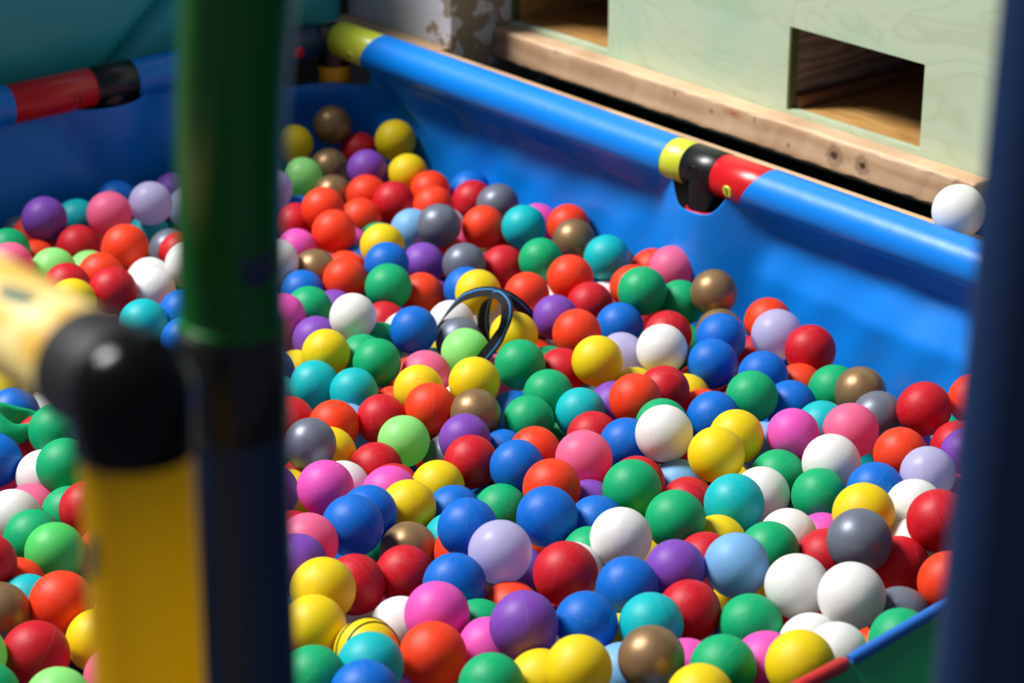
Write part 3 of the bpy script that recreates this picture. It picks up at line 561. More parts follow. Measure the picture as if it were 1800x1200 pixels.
BALLS = """-2906 37889 4065 318 K|bronze plastic ball against the bright blue wall with a red ball at right
-3497 37404 3891 319 Y|yellow plastic ball with a pale green ball below
-1871 37516 3929 331 Y|yellow plastic ball against the bright blue wall with yellow below and red at left
-2471 37832 3629 320 R|red plastic ball in the far corner with a purple ball below
-2899 36949 3640 320 K|bronze plastic ball in the far corner with bronze below and pale green at left
-2260 36261 3850 315 V|purple plastic ball in the far corner with a red ball above
-1623 36245 3783 318 Y|yellow plastic ball against the bright blue wall with a yellow ball above and red below
-3270 36282 3720 311 N|pale green plastic ball beside the green pole with a yellow ball above
-3645 35221 3878 311 C|lavender plastic ball beside the green pole with a pale green ball above
-2783 35969 3532 320 K|bronze plastic ball in the far corner with a bronze ball above and orange below
-2241 35687 3626 320 O|orange plastic ball in the far corner with a purple ball above
-1803 35248 3667 324 R|red plastic ball with a yellow ball above, yellow below and orange at left
-1263 35760 3663 320 O|orange plastic ball against the bright blue wall with red at left and orange below
-1174 34604 3828 306 O|orange plastic ball with an orange ball above and grey below
-654 36027 3585 320 B|blue plastic ball against the bright blue wall with a red ball below
-600 35413 3628 320 R|red plastic ball against the bright blue wall with a blue ball above and orange below
-213 34657 3827 324 S|grey plastic ball against the bright blue wall with an orange ball below
-2796 34238 3909 326 O|orange plastic ball with a pale green ball above and bronze above
-2587 33486 3826 322 O|orange plastic ball with an orange ball above and bronze below
-2286 34882 3526 320 O|orange plastic ball with an orange ball above, orange at left and red at right
-3244 34514 3573 320 R|red plastic ball beside the green pole with a magenta ball below and orange at right
-3119 33224 3630 320 M|magenta plastic ball beside the green pole with a red ball above and bronze below
-3293 32083 3890 315 W|white plastic ball beside the green pole with a magenta ball above
-2787 32328 3644 320 K|bronze plastic ball with a magenta ball above and blue below
-2009 34372 3315 320 G|mostly hidden green plastic ball left top of photo with an orange ball above
-1855 32863 3833 321 Y|yellow plastic ball with an orange ball above and blue below
-1481 34090 3632 320 L|light blue plastic ball with a blue ball below and red above
-1058 33502 3912 321 S|grey plastic ball with a grey ball below and orange above
-1009 34944 3345 320 W|white plastic ball with a red ball above and grey at left
-850 34348 3326 320 P|pink plastic ball with a grey ball below and grey at left
-417 33735 3806 320 O|orange plastic ball with a red ball above and turquoise at right
-1757 32158 3812 319 B|blue plastic ball with a light blue ball above and yellow above
-1267 32710 3604 320 V|purple plastic ball with a light blue ball above and grey above
-675 32338 3747 311 S|grey plastic ball with a grey ball above and orange above
-130 32637 3589 320 R|red plastic ball with an orange ball below and green at right
-2391 32763 3458 320 O|mostly hidden orange plastic ball with an orange ball above and orange below
-2324 31865 3700 314 O|orange plastic ball with an orange ball above and purple below
-2424 33927 3422 320 M|magenta plastic ball with an orange ball above and orange at left
-2228 33347 3340 320 B|mostly hidden blue ball left middle of photo with orange at left and yellow at right
-979 33744 3349 320 O|mostly hidden orange plastic ball with a grey ball above and purple at left
174 33543 3873 328 T|turquoise plastic ball with a green ball below and orange at left
386 34755 3481 320 M|magenta plastic ball against the bright blue wall with a green ball below
835 34204 3662 320 O|orange plastic ball against the bright blue wall with bronze below and magenta at left
891 33070 3844 311 K|bronze plastic ball with an orange ball above and orange below
1338 32300 3861 328 T|turquoise plastic ball with a bronze ball at left and orange at left
1490 33150 3412 320 K|mostly hidden bronze plastic ball against the bright blue wall with a turquoise ball at left
1994 32479 3599 320 O|orange plastic ball against the bright blue wall with pink at right and green below
2233 31937 3823 336 P|pink plastic ball against the bright blue wall with a green ball below
408 32264 3840 316 G|green plastic ball with a magenta ball above and turquoise above
-59 33953 3353 320 R|red plastic ball with a red ball below and green at right
801 31539 3851 322 O|orange plastic ball with a bronze ball above and purple below
-633 31751 3593 320 B|blue plastic ball with a grey ball above and white below
-463 30929 3868 317 Y|yellow plastic ball beside the black strap with a grey ball above and white below
201 30901 3847 312 O|orange plastic ball beside the black strap with a green ball above
1062 31011 3655 320 R|red plastic ball with an orange ball below, purple at left and blue at right
1329 32052 3275 320 W|white plastic ball with a turquoise ball above and orange at right
1672 31700 3649 320 O|orange plastic ball with a turquoise ball above and green at right
1749 30642 4002 332 G|green plastic ball with an orange ball above and blue below
2277 30860 3738 320 G|green plastic ball with a pink ball above and bronze at right
572 30066 3850 305 V|purple plastic ball with an orange ball above and yellow at left
1431 30173 3684 320 B|blue plastic ball with a lavender ball below and yellow below
2052 29802 3714 320 R|red plastic ball right middle of photo with green above, white below and blue at left
1898 31192 3381 320 R|red plastic ball with a green ball above and red at right
-2917 31730 3557 320 B|blue plastic ball beside the green pole with a bronze ball above and white above
-2755 30855 3651 320 G|green plastic ball with a blue ball above and purple below
-3073 30335 3753 320 M|magenta plastic ball beside the green pole with a blue ball above and green at right
-2597 29991 3561 320 V|purple plastic ball with a green ball above and yellow below
-2459 31342 3414 320 V|mostly hidden purple plastic ball with a green ball at left and orange above
-2091 29805 3967 313 W|white plastic ball with a purple ball at left and orange above
-1707 31545 3714 327 G|green plastic ball with a blue ball above and orange at left
-1273 31909 3452 320 O|orange plastic ball with a purple ball above and blue below
-1753 31033 3360 320 R|red plastic ball with a green ball above and white at left
-1288 29648 3841 316 B|blue plastic ball with an orange ball above and pink below
-1446 30501 3426 320 W|mostly hidden white plastic ball with a red ball above and green at left
-816 30414 3620 320 W|white plastic ball beside the black strap with a blue ball above and grey below
-689 29792 3629 320 S|grey plastic ball beside the black strap with a white ball above
-597 28881 3847 313 N|pale green plastic ball beside the black strap with a grey ball above
22 29420 3862 318 Y|yellow plastic ball beside the black strap with an orange ball above and green below
-250 31204 3361 320 W|white plastic ball beside the black strap with a grey ball at left and yellow above
-2378 28849 3852 309 Y|yellow plastic ball with a white ball above and turquoise below
-1707 28532 3852 310 G|green plastic ball with a pink ball at right and yellow at right
-1937 29201 3625 320 G|mostly hidden green plastic ball with a turquoise ball below and white above
-1750 29966 3486 320 G|mostly hidden green plastic ball with a red ball above and green below
-1100 28596 3651 320 P|pink plastic ball with a yellow ball at right and blue above
-1152 27687 3844 312 Y|yellow plastic ball left middle of photo with an orange ball below and green at left
-465 27835 3878 321 Y|yellow plastic ball with a pink ball at left and pale green above
-2485 28219 3679 313 T|turquoise plastic ball with a yellow ball above and blue at left
-1966 27923 3710 307 T|turquoise plastic ball with a green ball above and light blue below
-2835 29495 3282 320 Y|mostly hidden yellow plastic ball with a turquoise ball below and purple above
-3118 28999 3518 320 B|blue plastic ball beside the green pole with a yellow ball above and turquoise at right
-2992 28407 3394 320 T|turquoise plastic ball beside the green pole with a blue ball above
-442 26852 3887 311 K|bronze plastic ball with a purple ball below and yellow above
100 28372 3888 323 G|green plastic ball beside the black strap with a yellow ball above
846 29524 3846 322 O|orange plastic ball with a red ball above and purple at left
479 29207 3461 320 G|green plastic ball with a green ball at left and orange at right
637 28646 3663 320 R|red plastic ball with a turquoise ball below and green at left
1072 28320 3963 323 Y|yellow plastic ball with a lavender ball at right and blue above
1408 29076 3702 320 C|lavender plastic ball with a yellow ball below and blue above
1548 28380 3510 320 Y|yellow plastic ball with a lavender ball above and orange below
2179 28159 3520 320 Y|mostly hidden yellow plastic ball right middle of photo with a red ball at left
1904 28746 3942 329 W|white plastic ball with a lavender ball at left and red above
447 27565 3839 309 G|green plastic ball with a blue ball at left and green at left
828 27103 3790 313 T|turquoise plastic ball with a purple ball at right and red above
201 26985 3738 315 G|green plastic ball with an orange ball below and blue at left
1261 27522 3688 320 V|purple plastic ball with a turquoise ball at left and yellow above
1485 26994 4017 320 O|orange plastic ball with a yellow ball above and purple at left
1860 27473 3918 319 R|red plastic ball with a yellow ball at left and yellow at right
1783 26461 3922 320 G|mostly hidden green plastic ball with a red ball above and white below
1753 25671 4172 335 W|white plastic ball with a light blue ball below and green above
21 27805 3437 320 B|blue plastic ball with a bronze ball at left and yellow at left
-115 26521 3495 320 B|mostly hidden blue plastic ball with a red ball at left and blue above
594 27355 3285 320 G|mostly hidden green plastic ball with a turquoise ball above and green at left
967 26511 3733 320 R|red plastic ball with a pink ball below and blue at right
1339 26035 3863 320 B|blue plastic ball with an orange ball above and pink at left
268 25943 3812 305 O|orange plastic ball with a green ball above and blue at left
-560 26268 3823 310 V|purple plastic ball with a bronze ball above and red below
-753 26642 3384 320 S|grey plastic ball with a pale green ball at left and yellow below
-476 25671 3812 316 R|red plastic ball with a purple ball above and blue below
-1580 27057 3727 310 R|red plastic ball with a red ball below and pale green at right
-991 27103 3851 316 O|orange plastic ball with a pink ball above and yellow above
-1292 26529 3680 313 N|pale green plastic ball with a grey ball at right and orange above
-2143 26861 3739 308 O|orange plastic ball with a light blue ball at right and turquoise above
-2711 27119 3660 320 R|red plastic ball beside the green pole with a turquoise ball above and grey below
-2020 27379 3450 320 L|light blue plastic ball with an orange ball at left and turquoise above
-1474 28067 3388 320 O|orange plastic ball with a green ball above and turquoise at left
-2345 25795 3980 309 S|grey plastic ball beside the green pole with a red ball above
-2162 26264 3640 320 Y|yellow plastic ball with a magenta ball below and orange above
-1602 26018 3554 320 R|red plastic ball with a light blue ball above and white at left
-1365 25448 3548 320 R|red plastic ball with a magenta ball at left and pale green above
-1380 24879 3787 320 M|magenta plastic ball with a red ball above and blue below
-2087 24672 3954 322 M|magenta plastic ball with a grey ball above and yellow above
-1938 25214 3693 320 W|white plastic ball with a yellow ball above and blue below
-846 25185 3726 309 Y|yellow plastic ball with a grey ball above and blue below
-1148 24327 3890 310 Y|yellow plastic ball with a bronze ball below, blue at left and blue at right
-1564 23907 4018 317 B|blue plastic ball with a bronze ball below and magenta above
-1691 23310 4174 336 B|blue plastic ball with a red ball below and bronze at right
-2584 25526 3441 320 Y|yellow plastic ball with a magenta ball at right and grey above
-2737 25011 3746 320 V|purple plastic ball with a magenta ball at right and yellow at right
-655 24611 3677 320 B|blue plastic ball with a red ball above, yellow above and blue below
-251 25426 3259 320 T|mostly hidden turquoise plastic ball with a green ball at right and red above
-123 24898 3553 320 G|green plastic ball with a lavender ball below and blue above
-467 23030 4290 321 B|blue plastic ball with a blue ball below and lavender at right
-662 23994 3639 320 T|mostly hidden turquoise plastic ball with a yellow ball above and blue above
-1118 23584 3733 320 K|bronze plastic ball with a blue ball above and yellow above
-529 23414 3809 320 O|mostly hidden orange plastic ball centre bottom of photo with blue below and bronze at left
-120 22501 4277 335 C|lavender plastic ball with a green ball above and orange below
-1118 22594 3967 311 R|red plastic ball with a bronze ball above and white below
-586 22097 4115 326 B|blue plastic ball with an orange ball above and bronze at left
-1611 22246 4036 318 R|red plastic ball with a blue ball above, yellow at left and red at right
-1892 21692 4271 331 Y|yellow plastic ball with a pink ball above and purple above
-1941 21067 4193 323 Y|yellow plastic ball with a black-lined yellow ball at right and yellow above
-2203 22244 4263 324 V|purple plastic ball beside the green pole with a pink ball above and yellow below
-2134 22858 4199 320 P|pink plastic ball with a magenta ball above and yellow above
-2451 24281 3521 320 R|mostly hidden red plastic ball with a pink ball at right and yellow above
-1116 21630 3875 320 W|white plastic ball with a black-lined yellow ball at left and red above
-1408 20759 4108 320 J|black-lined yellow plastic ball with a turquoise ball below and green at left
-743 21270 4226 328 M|magenta plastic ball with a magenta ball at right and blue above
-759 20561 4171 328 O|orange plastic ball at the bottom edge of the photo with a magenta ball above
-1335 20174 4283 317 T|turquoise plastic ball at the bottom edge of the photo with a black-lined yellow ball above
-1850 19851 4327 314 G|green plastic ball with a black-lined yellow ball at right and yellow above
-1353 19491 4370 323 B|blue plastic ball at the bottom edge of the photo with a turquoise ball above
-191 19819 4268 312 G|green plastic ball at the bottom edge of the photo with magenta above and purple above
112 20693 4428 335 V|purple plastic ball with a purple ball above and orange above
-9 22104 3798 320 O|orange plastic ball with a lavender ball above and purple below
-238 20986 3991 320 M|magenta plastic ball with a magenta ball at left and green above
-334 21584 3868 320 G|mostly hidden green plastic ball with a blue ball above and magenta below
544 22120 4230 333 R|red plastic ball with a blue ball above and green above
48 23042 3738 320 V|purple plastic ball with a purple ball below and orange at left
378 23632 4117 336 B|blue plastic ball with a lavender ball at left and orange above
417 24126 3649 320 O|orange plastic ball with a lavender ball at left and blue above
445 24664 3968 329 O|orange plastic ball with an orange ball above and pink at right
922 23879 3904 320 B|blue plastic ball with a purple ball above, green below and orange at left
872 24927 3592 320 V|purple plastic ball with a green ball at right and pink above
634 22678 3950 320 W|mostly hidden white plastic ball with a green ball above and red at left
1142 22915 4227 328 W|white plastic ball with a purple ball at right and green above
822 25435 3964 332 P|pink plastic ball with a red ball above and orange at left
59 25384 3882 317 B|blue plastic ball centre bottom of photo with blue above, green below and red at left
1328 24402 4078 331 G|green plastic ball with a purple ball at left and blue above
1422 25113 3801 320 R|red plastic ball with a white ball above and light blue at right
1924 25422 3615 320 L|light blue plastic ball with a white ball above and red below
1954 24449 3855 320 R|red plastic ball with a light blue ball above and yellow above
2060 26024 3584 320 R|red plastic ball with a white ball above and light blue below
1741 23375 4209 326 G|green plastic ball with a red ball above and purple below
2309 25087 4172 324 Y|yellow plastic ball with a light blue ball at left and blue above
2583 25644 4145 319 Y|yellow plastic ball right middle of photo with a green ball above and blue at left
2946 26019 3817 320 L|light blue plastic ball with a white ball below and green above
3236 25632 4179 306 M|magenta plastic ball with a light blue ball at left and blue above
2391 26548 3982 320 B|blue plastic ball with a green ball at right and yellow at right
2878 26910 4090 318 G|green plastic ball with a blue ball above and light blue below
2355 27568 3564 320 O|mostly hidden orange plastic ball with a white ball below and blue above
2540 28562 3824 323 B|blue plastic ball with a white ball at left and blue at right
2691 29165 3921 328 B|blue plastic ball right middle of photo with bronze above, blue below and orange at right
2754 30037 3651 320 K|mostly hidden bronze plastic ball with a blue ball below and bronze above
2705 30523 4026 318 K|bronze plastic ball with a pink ball at left and bronze below
3396 30101 3779 320 O|orange plastic ball against the bright blue wall with lavender below and blue at left
3424 29252 3936 336 C|lavender plastic ball with a red ball at left and orange above
3795 28732 3939 326 R|red plastic ball with a green ball below and lavender at left
3171 29576 3455 320 R|red plastic ball with a lavender ball at right and blue at left
3119 27978 3903 318 B|blue plastic ball with a lavender ball above and blue at left
3380 27173 3849 320 B|blue plastic ball with an orange ball above and turquoise at right
3615 28223 3629 320 O|orange plastic ball with a red ball above and green at right
3952 27531 3903 320 G|green plastic ball with a red ball above and bronze at right
4193 27003 4106 317 K|bronze plastic ball with a pink ball below and green at left
4319 26405 4047 320 S|grey plastic ball with an orange ball below and pink at left
4810 26112 4288 323 R|red plastic ball beside the navy pole with a grey ball at left and orange below
3663 26333 3949 320 T|turquoise plastic ball with a magenta ball at left and green above
3902 25680 4202 325 P|pink plastic ball with a bronze ball above and white below
4351 24844 4296 306 O|orange plastic ball with a red ball above and lavender at right
3589 24909 4156 331 W|white plastic ball with a pink ball above and green at left
4558 24251 4337 304 C|lavender plastic ball beside the navy pole with a red ball above
5105 24880 4272 306 V|purple plastic ball beside the navy pole with a red ball above
5112 25454 4085 320 R|mostly hidden red plastic ball beside the navy pole with a red ball above
5433 26342 4305 308 O|mostly hidden orange ball beside the navy pole right middle of photo with red at left
3985 24175 4165 320 B|blue plastic ball with a yellow ball below and lavender at right
3394 24336 4026 311 G|green plastic ball with a magenta ball below and white below
3031 25155 3863 320 G|green plastic ball with a magenta ball above and white below
2782 24592 3912 320 W|white plastic ball with a light blue ball above and green above
2430 24088 4052 333 T|turquoise plastic ball with a white ball at right and yellow above
2957 23424 3972 320 W|white plastic ball with a green ball above and magenta at right
3728 23283 4327 334 Y|yellow plastic ball with a grey ball below and blue above
4332 23666 4205 320 W|white plastic ball with a lavender ball above and white below
4420 22725 4523 332 R|red plastic ball beside the navy pole with a lavender ball above and orange below
3545 22300 4507 336 S|grey plastic ball with a yellow ball above and white below
4001 22494 4114 320 R|red plastic ball with a red ball above and white above
4251 23079 4030 320 W|white plastic ball with a white ball above and orange below
3303 22911 3987 320 R|red plastic ball with a magenta ball above and white below
3381 23804 3732 320 M|magenta plastic ball with a grey ball at right and green above
2695 22877 4090 320 G|green plastic ball with a white ball above and light blue at left
2275 22085 4341 334 L|light blue plastic ball with a purple ball at left and yellow above
2837 21582 4372 328 W|white plastic ball with a light blue ball at left and green above
3310 21099 4522 334 W|white plastic ball with a grey ball above and white at left
2401 22409 3815 320 Y|mostly hidden yellow plastic ball with a green ball below and light blue above
2214 23537 3838 320 Y|yellow plastic ball with a turquoise ball above and green at left
2033 22882 3964 320 R|mostly hidden red plastic ball with a purple ball at left and red below
1655 22031 4318 311 V|purple plastic ball with a turquoise ball below and green above
1754 21328 4231 313 R|red plastic ball with a red ball above and purple above
2344 21173 4150 320 G|green plastic ball with a light blue ball above and magenta below
1957 19820 4461 311 G|green plastic ball at the bottom edge of the photo with green above and red above
2401 20196 4281 320 M|magenta ball at the bottom edge of the photo with green at left and green above
2641 19589 4627 323 Y|yellow ball at the bottom edge of the photo with white above and magenta at left
2900 20839 4118 320 W|mostly hidden white plastic ball with a yellow ball below and white above
3037 20025 4487 304 W|white plastic ball at the bottom edge of the photo with a white ball above
3624 20030 4631 304 G|green plastic ball with a grey ball above and white at left
3822 21254 4187 320 S|grey plastic ball with a green ball below and red above
4325 21460 4475 317 O|orange plastic ball beside the navy pole with a red ball above and white above
1668 20430 4069 320 M|magenta plastic ball at the bottom edge of the photo with red above and yellow below
1301 19978 4464 316 K|bronze plastic ball at the bottom edge of the photo with a turquoise ball above
1349 20888 4324 315 T|turquoise plastic ball with a purple ball above and blue above
1153 21690 4297 318 B|blue plastic ball with a white ball above and turquoise below
719 20943 4310 312 B|blue plastic ball with a red ball above and light blue below
613 19815 4453 318 Y|yellow ball at the bottom edge of the photo with blue above and purple at left
1543 23675 3700 320 Y|mostly hidden yellow plastic ball with a white ball at left and green above
817 23274 3832 320 G|green plastic ball with a red ball below and white at right
1053 20367 4059 320 L|light blue plastic ball at the bottom edge of the photo with a blue ball above
1067 21228 3899 320 Y|mostly hidden yellow plastic ball with a bronze ball at right and blue above
270 20180 4095 320 Y|yellow ball at the bottom edge of the photo with yellow at right and purple above
1703 19231 4489 314 Y|yellow plastic ball with a bronze ball at left and magenta above
-6794 33534 4001 330 V|purple plastic ball beyond the yellow rail with an orange ball below
-6441 34154 3763 320 T|turquoise plastic ball with a purple ball at left and red below
-5976 35039 3749 320 B|blue plastic ball against the shaded blue wall with a pink ball below
-5897 33823 3977 333 P|pink plastic ball against the shaded blue wall with a blue ball above
-5346 34248 3995 326 C|lavender plastic ball beyond the yellow rail with a purple ball above
-5187 35519 3712 320 V|mostly hidden purple plastic ball against the shaded blue wall with a lavender ball below
-4878 34912 3693 320 C|mostly hidden lavender plastic ball against the shaded blue wall with a lavender ball at left
-6279 33282 3666 320 R|red plastic ball beyond the yellow rail with a turquoise ball above and pale green below
-5477 32527 3939 330 O|orange plastic ball beyond the yellow rail with a pink ball above and red below
-5435 34478 3423 320 T|turquoise plastic ball with a lavender ball above and grey below
-4950 33298 3598 320 S|grey plastic ball beyond the yellow rail with a turquoise ball above
-4724 32745 3753 320 R|mostly hidden red plastic ball with a white ball below and grey at left
-4498 31838 3930 325 W|mostly hidden white plastic ball with a red ball above and white at left
-5061 31912 3675 320 W|mostly hidden white plastic ball beyond the yellow rail with a grey ball above
-4899 31085 3837 324 W|white plastic ball beyond the yellow rail with a white ball above and blue below
-7071 33971 3561 320 O|orange plastic ball against the shaded blue wall with an orange ball below
-7168 32655 3840 320 G|green plastic ball against the shaded blue wall with a pink ball below
-6915 31568 4025 318 P|pink plastic ball beyond the yellow rail with green above and pale green at right
-6883 33090 3507 320 O|mostly hidden orange plastic ball with a pink ball at left and purple above
-6390 31894 3824 320 N|pale green plastic ball with a pale green ball at right and pink at left
-6049 32743 3471 320 N|mostly hidden pale green plastic ball beyond the yellow rail with a red ball above
-5702 31712 3824 320 O|orange plastic ball beyond the yellow rail with pale green at left and red below
-6086 31228 3849 320 R|red plastic ball beyond the yellow rail with yellow below and pale green at left
-5376 30703 3980 327 R|red plastic ball beyond the yellow rail with an orange ball above and red at left
-5844 30292 3979 319 Y|yellow plastic ball beyond the yellow rail with a red ball above
-4830 29723 3907 324 T|turquoise plastic ball beyond the yellow rail with a white ball above and blue at right
-4368 30134 3888 317 B|blue plastic ball with a white ball above and turquoise at left
-4216 29148 3886 319 B|blue plastic ball far left middle of photo with blue above and turquoise at left
-6227 27423 3923 315 Y|yellow plastic ball below the yellow rail with a blue ball below
-5992 26856 3888 322 B|blue plastic ball below the yellow rail with a yellow ball above and blue below
-5617 26387 3738 320 R|red plastic ball below the yellow rail with a blue ball above and blue below
-5310 25960 4071 325 G|green plastic ball below the yellow rail with a blue ball above and white above
-5711 28050 3401 320 B|blue plastic ball below the yellow rail with a green ball below and white at left
-5701 27468 3606 320 W|white plastic ball below the yellow rail with a blue ball at right and green below
-5974 25619 3861 318 B|blue plastic ball below the yellow rail with a blue ball above and red above
-5397 25454 3721 320 W|white plastic ball below the yellow rail with a green ball above and red above
-5054 25045 4047 327 G|green plastic ball with a green ball below and red below
-5418 24781 3614 320 P|mostly hidden pink plastic ball with a green ball at right and white above
-4925 24433 3749 320 G|mostly hidden green plastic ball with a lime green ball below and green above
-4623 23975 4036 321 R|red plastic ball with a lime green ball below and green above
-5513 24202 3817 324 W|white plastic ball below the yellow rail with a pink ball at right and green below
-5187 23676 3836 318 G|green plastic ball with a lime green ball at right and white above
-4854 23162 3932 324 F|lime green plastic ball below the yellow rail with a green ball above
-4346 23482 3771 320 O|orange plastic ball with a lime green ball at left and red above
-5381 22320 4244 308 R|mostly hidden red plastic ball with a bronze ball below and green above
-4521 21698 4115 330 O|orange plastic ball below the yellow rail with a red ball below and lime green above
-4952 22090 3883 320 T|turquoise plastic ball below the yellow rail with an orange ball above
-5109 21486 4115 318 K|bronze plastic ball below the yellow rail with a red ball above
-4626 20792 4042 336 R|red plastic ball at the bottom edge of the photo with a bronze ball above
-4101 21271 3930 320 Y|yellow plastic ball below the yellow rail with an orange ball above and pink below
-3816 20595 3907 320 P|pink plastic ball at the bottom edge of the photo with a yellow ball above
-4218 19744 4160 314 N|pale green plastic ball with a pink ball at right
-5143 20486 4205 309 N|pale green plastic ball with a bronze ball above and green below
-4885 19807 4172 313 G|mostly hidden green plastic ball at the bottom edge of the photo with pale green above
-5178 22655 3780 320 O|orange plastic ball with a turquoise ball below and green above"""
rnd = random.Random(21)
CATN = 'ball'
def add_ball(x, y, z, r, c, label, k=None):
    k = rnd.randrange(3) if k is None else k
    o = bpy.data.objects.new('plastic_ball', get_mesh(c, k)); COL.objects.link(o)
    o.location = (x, y, z); o.scale = (r, r, r)
    # random attitude
    q = V3((rnd.gauss(0, 1), rnd.gauss(0, 1), rnd.gauss(0, 1))).normalized()
    o.rotation_euler = (rnd.uniform(0, 6.3), math.acos(max(-1, min(1, q.z))), rnd.uniform(0, 6.3))
    tag(o, label, CATN, 'plastic balls in the ball pit'); return o
for ln_ in BALLS.strip().split('\n'):
    f, lab = ln_.split('|'); x, y, z, r, c = f.split()
    ob = add_ball(float(x)/1e4, float(y)/1e4, float(z)/1e4, float(r)/1e4, c if c != 'J' else 'Y', lab)
    if c == 'J':
        ob.rotation_euler = (math.radians(70), math.radians(15), math.radians(25))
        for off in (.0, .42):
            rr = math.sqrt(1-off*off)+.004
            me = sweep([V3((math.cos(a)*rr, math.sin(a)*rr, off)) for a in [i*2*math.pi/60 for i in range(61)]], .028, 8, False)
            b_ = bpy.data.objects.new('black_line', me); COL.objects.link(b_); me.materials.append(M_black); b_.parent = ob
# the lone ball resting on the rim ledge
wb_ = R(1.292, .052, 0); o = add_ball(wb_.x, wb_.y, .5625, .0345, 'W', 'lone white ball resting on the timber ledge behind the blue rim'); o['group'] = 'ball on the ledge'; del o['group']
# crushed ball
def crushed():
    bm = bmesh.new(); bmesh.ops.create_icosphere(bm, subdivisions=5, radius=1)
    for v in bm.verts:
        p = v.co.copy(); z = p.z
        z = z*.42-.50*math.exp(-((p.x-.1)**2/.30+(p.y-.1)**2/.12))*(1 if p.z > 0 else .2)
        f = 1+.12*math.sin(3*math.atan2(p.y, p.x)+1)
        v.co = V3((p.x*1.05*f, p.y*.85*f, z+.22*p.x*p.x))
    me = bpy.data.meshes.new('crushed'); bm.to_mesh(me); bm.free(); return me
cb = link('crushed_ball', crushed(), BM['G']); pc = at_z(24, 744, .402); cb.location = pc; cb.scale = (.034,)*3; cb.rotation_euler = (.5, .35, .6)
tag(cb, 'crushed crumpled green ball under a blue ball below the yellow rail', 'ball')
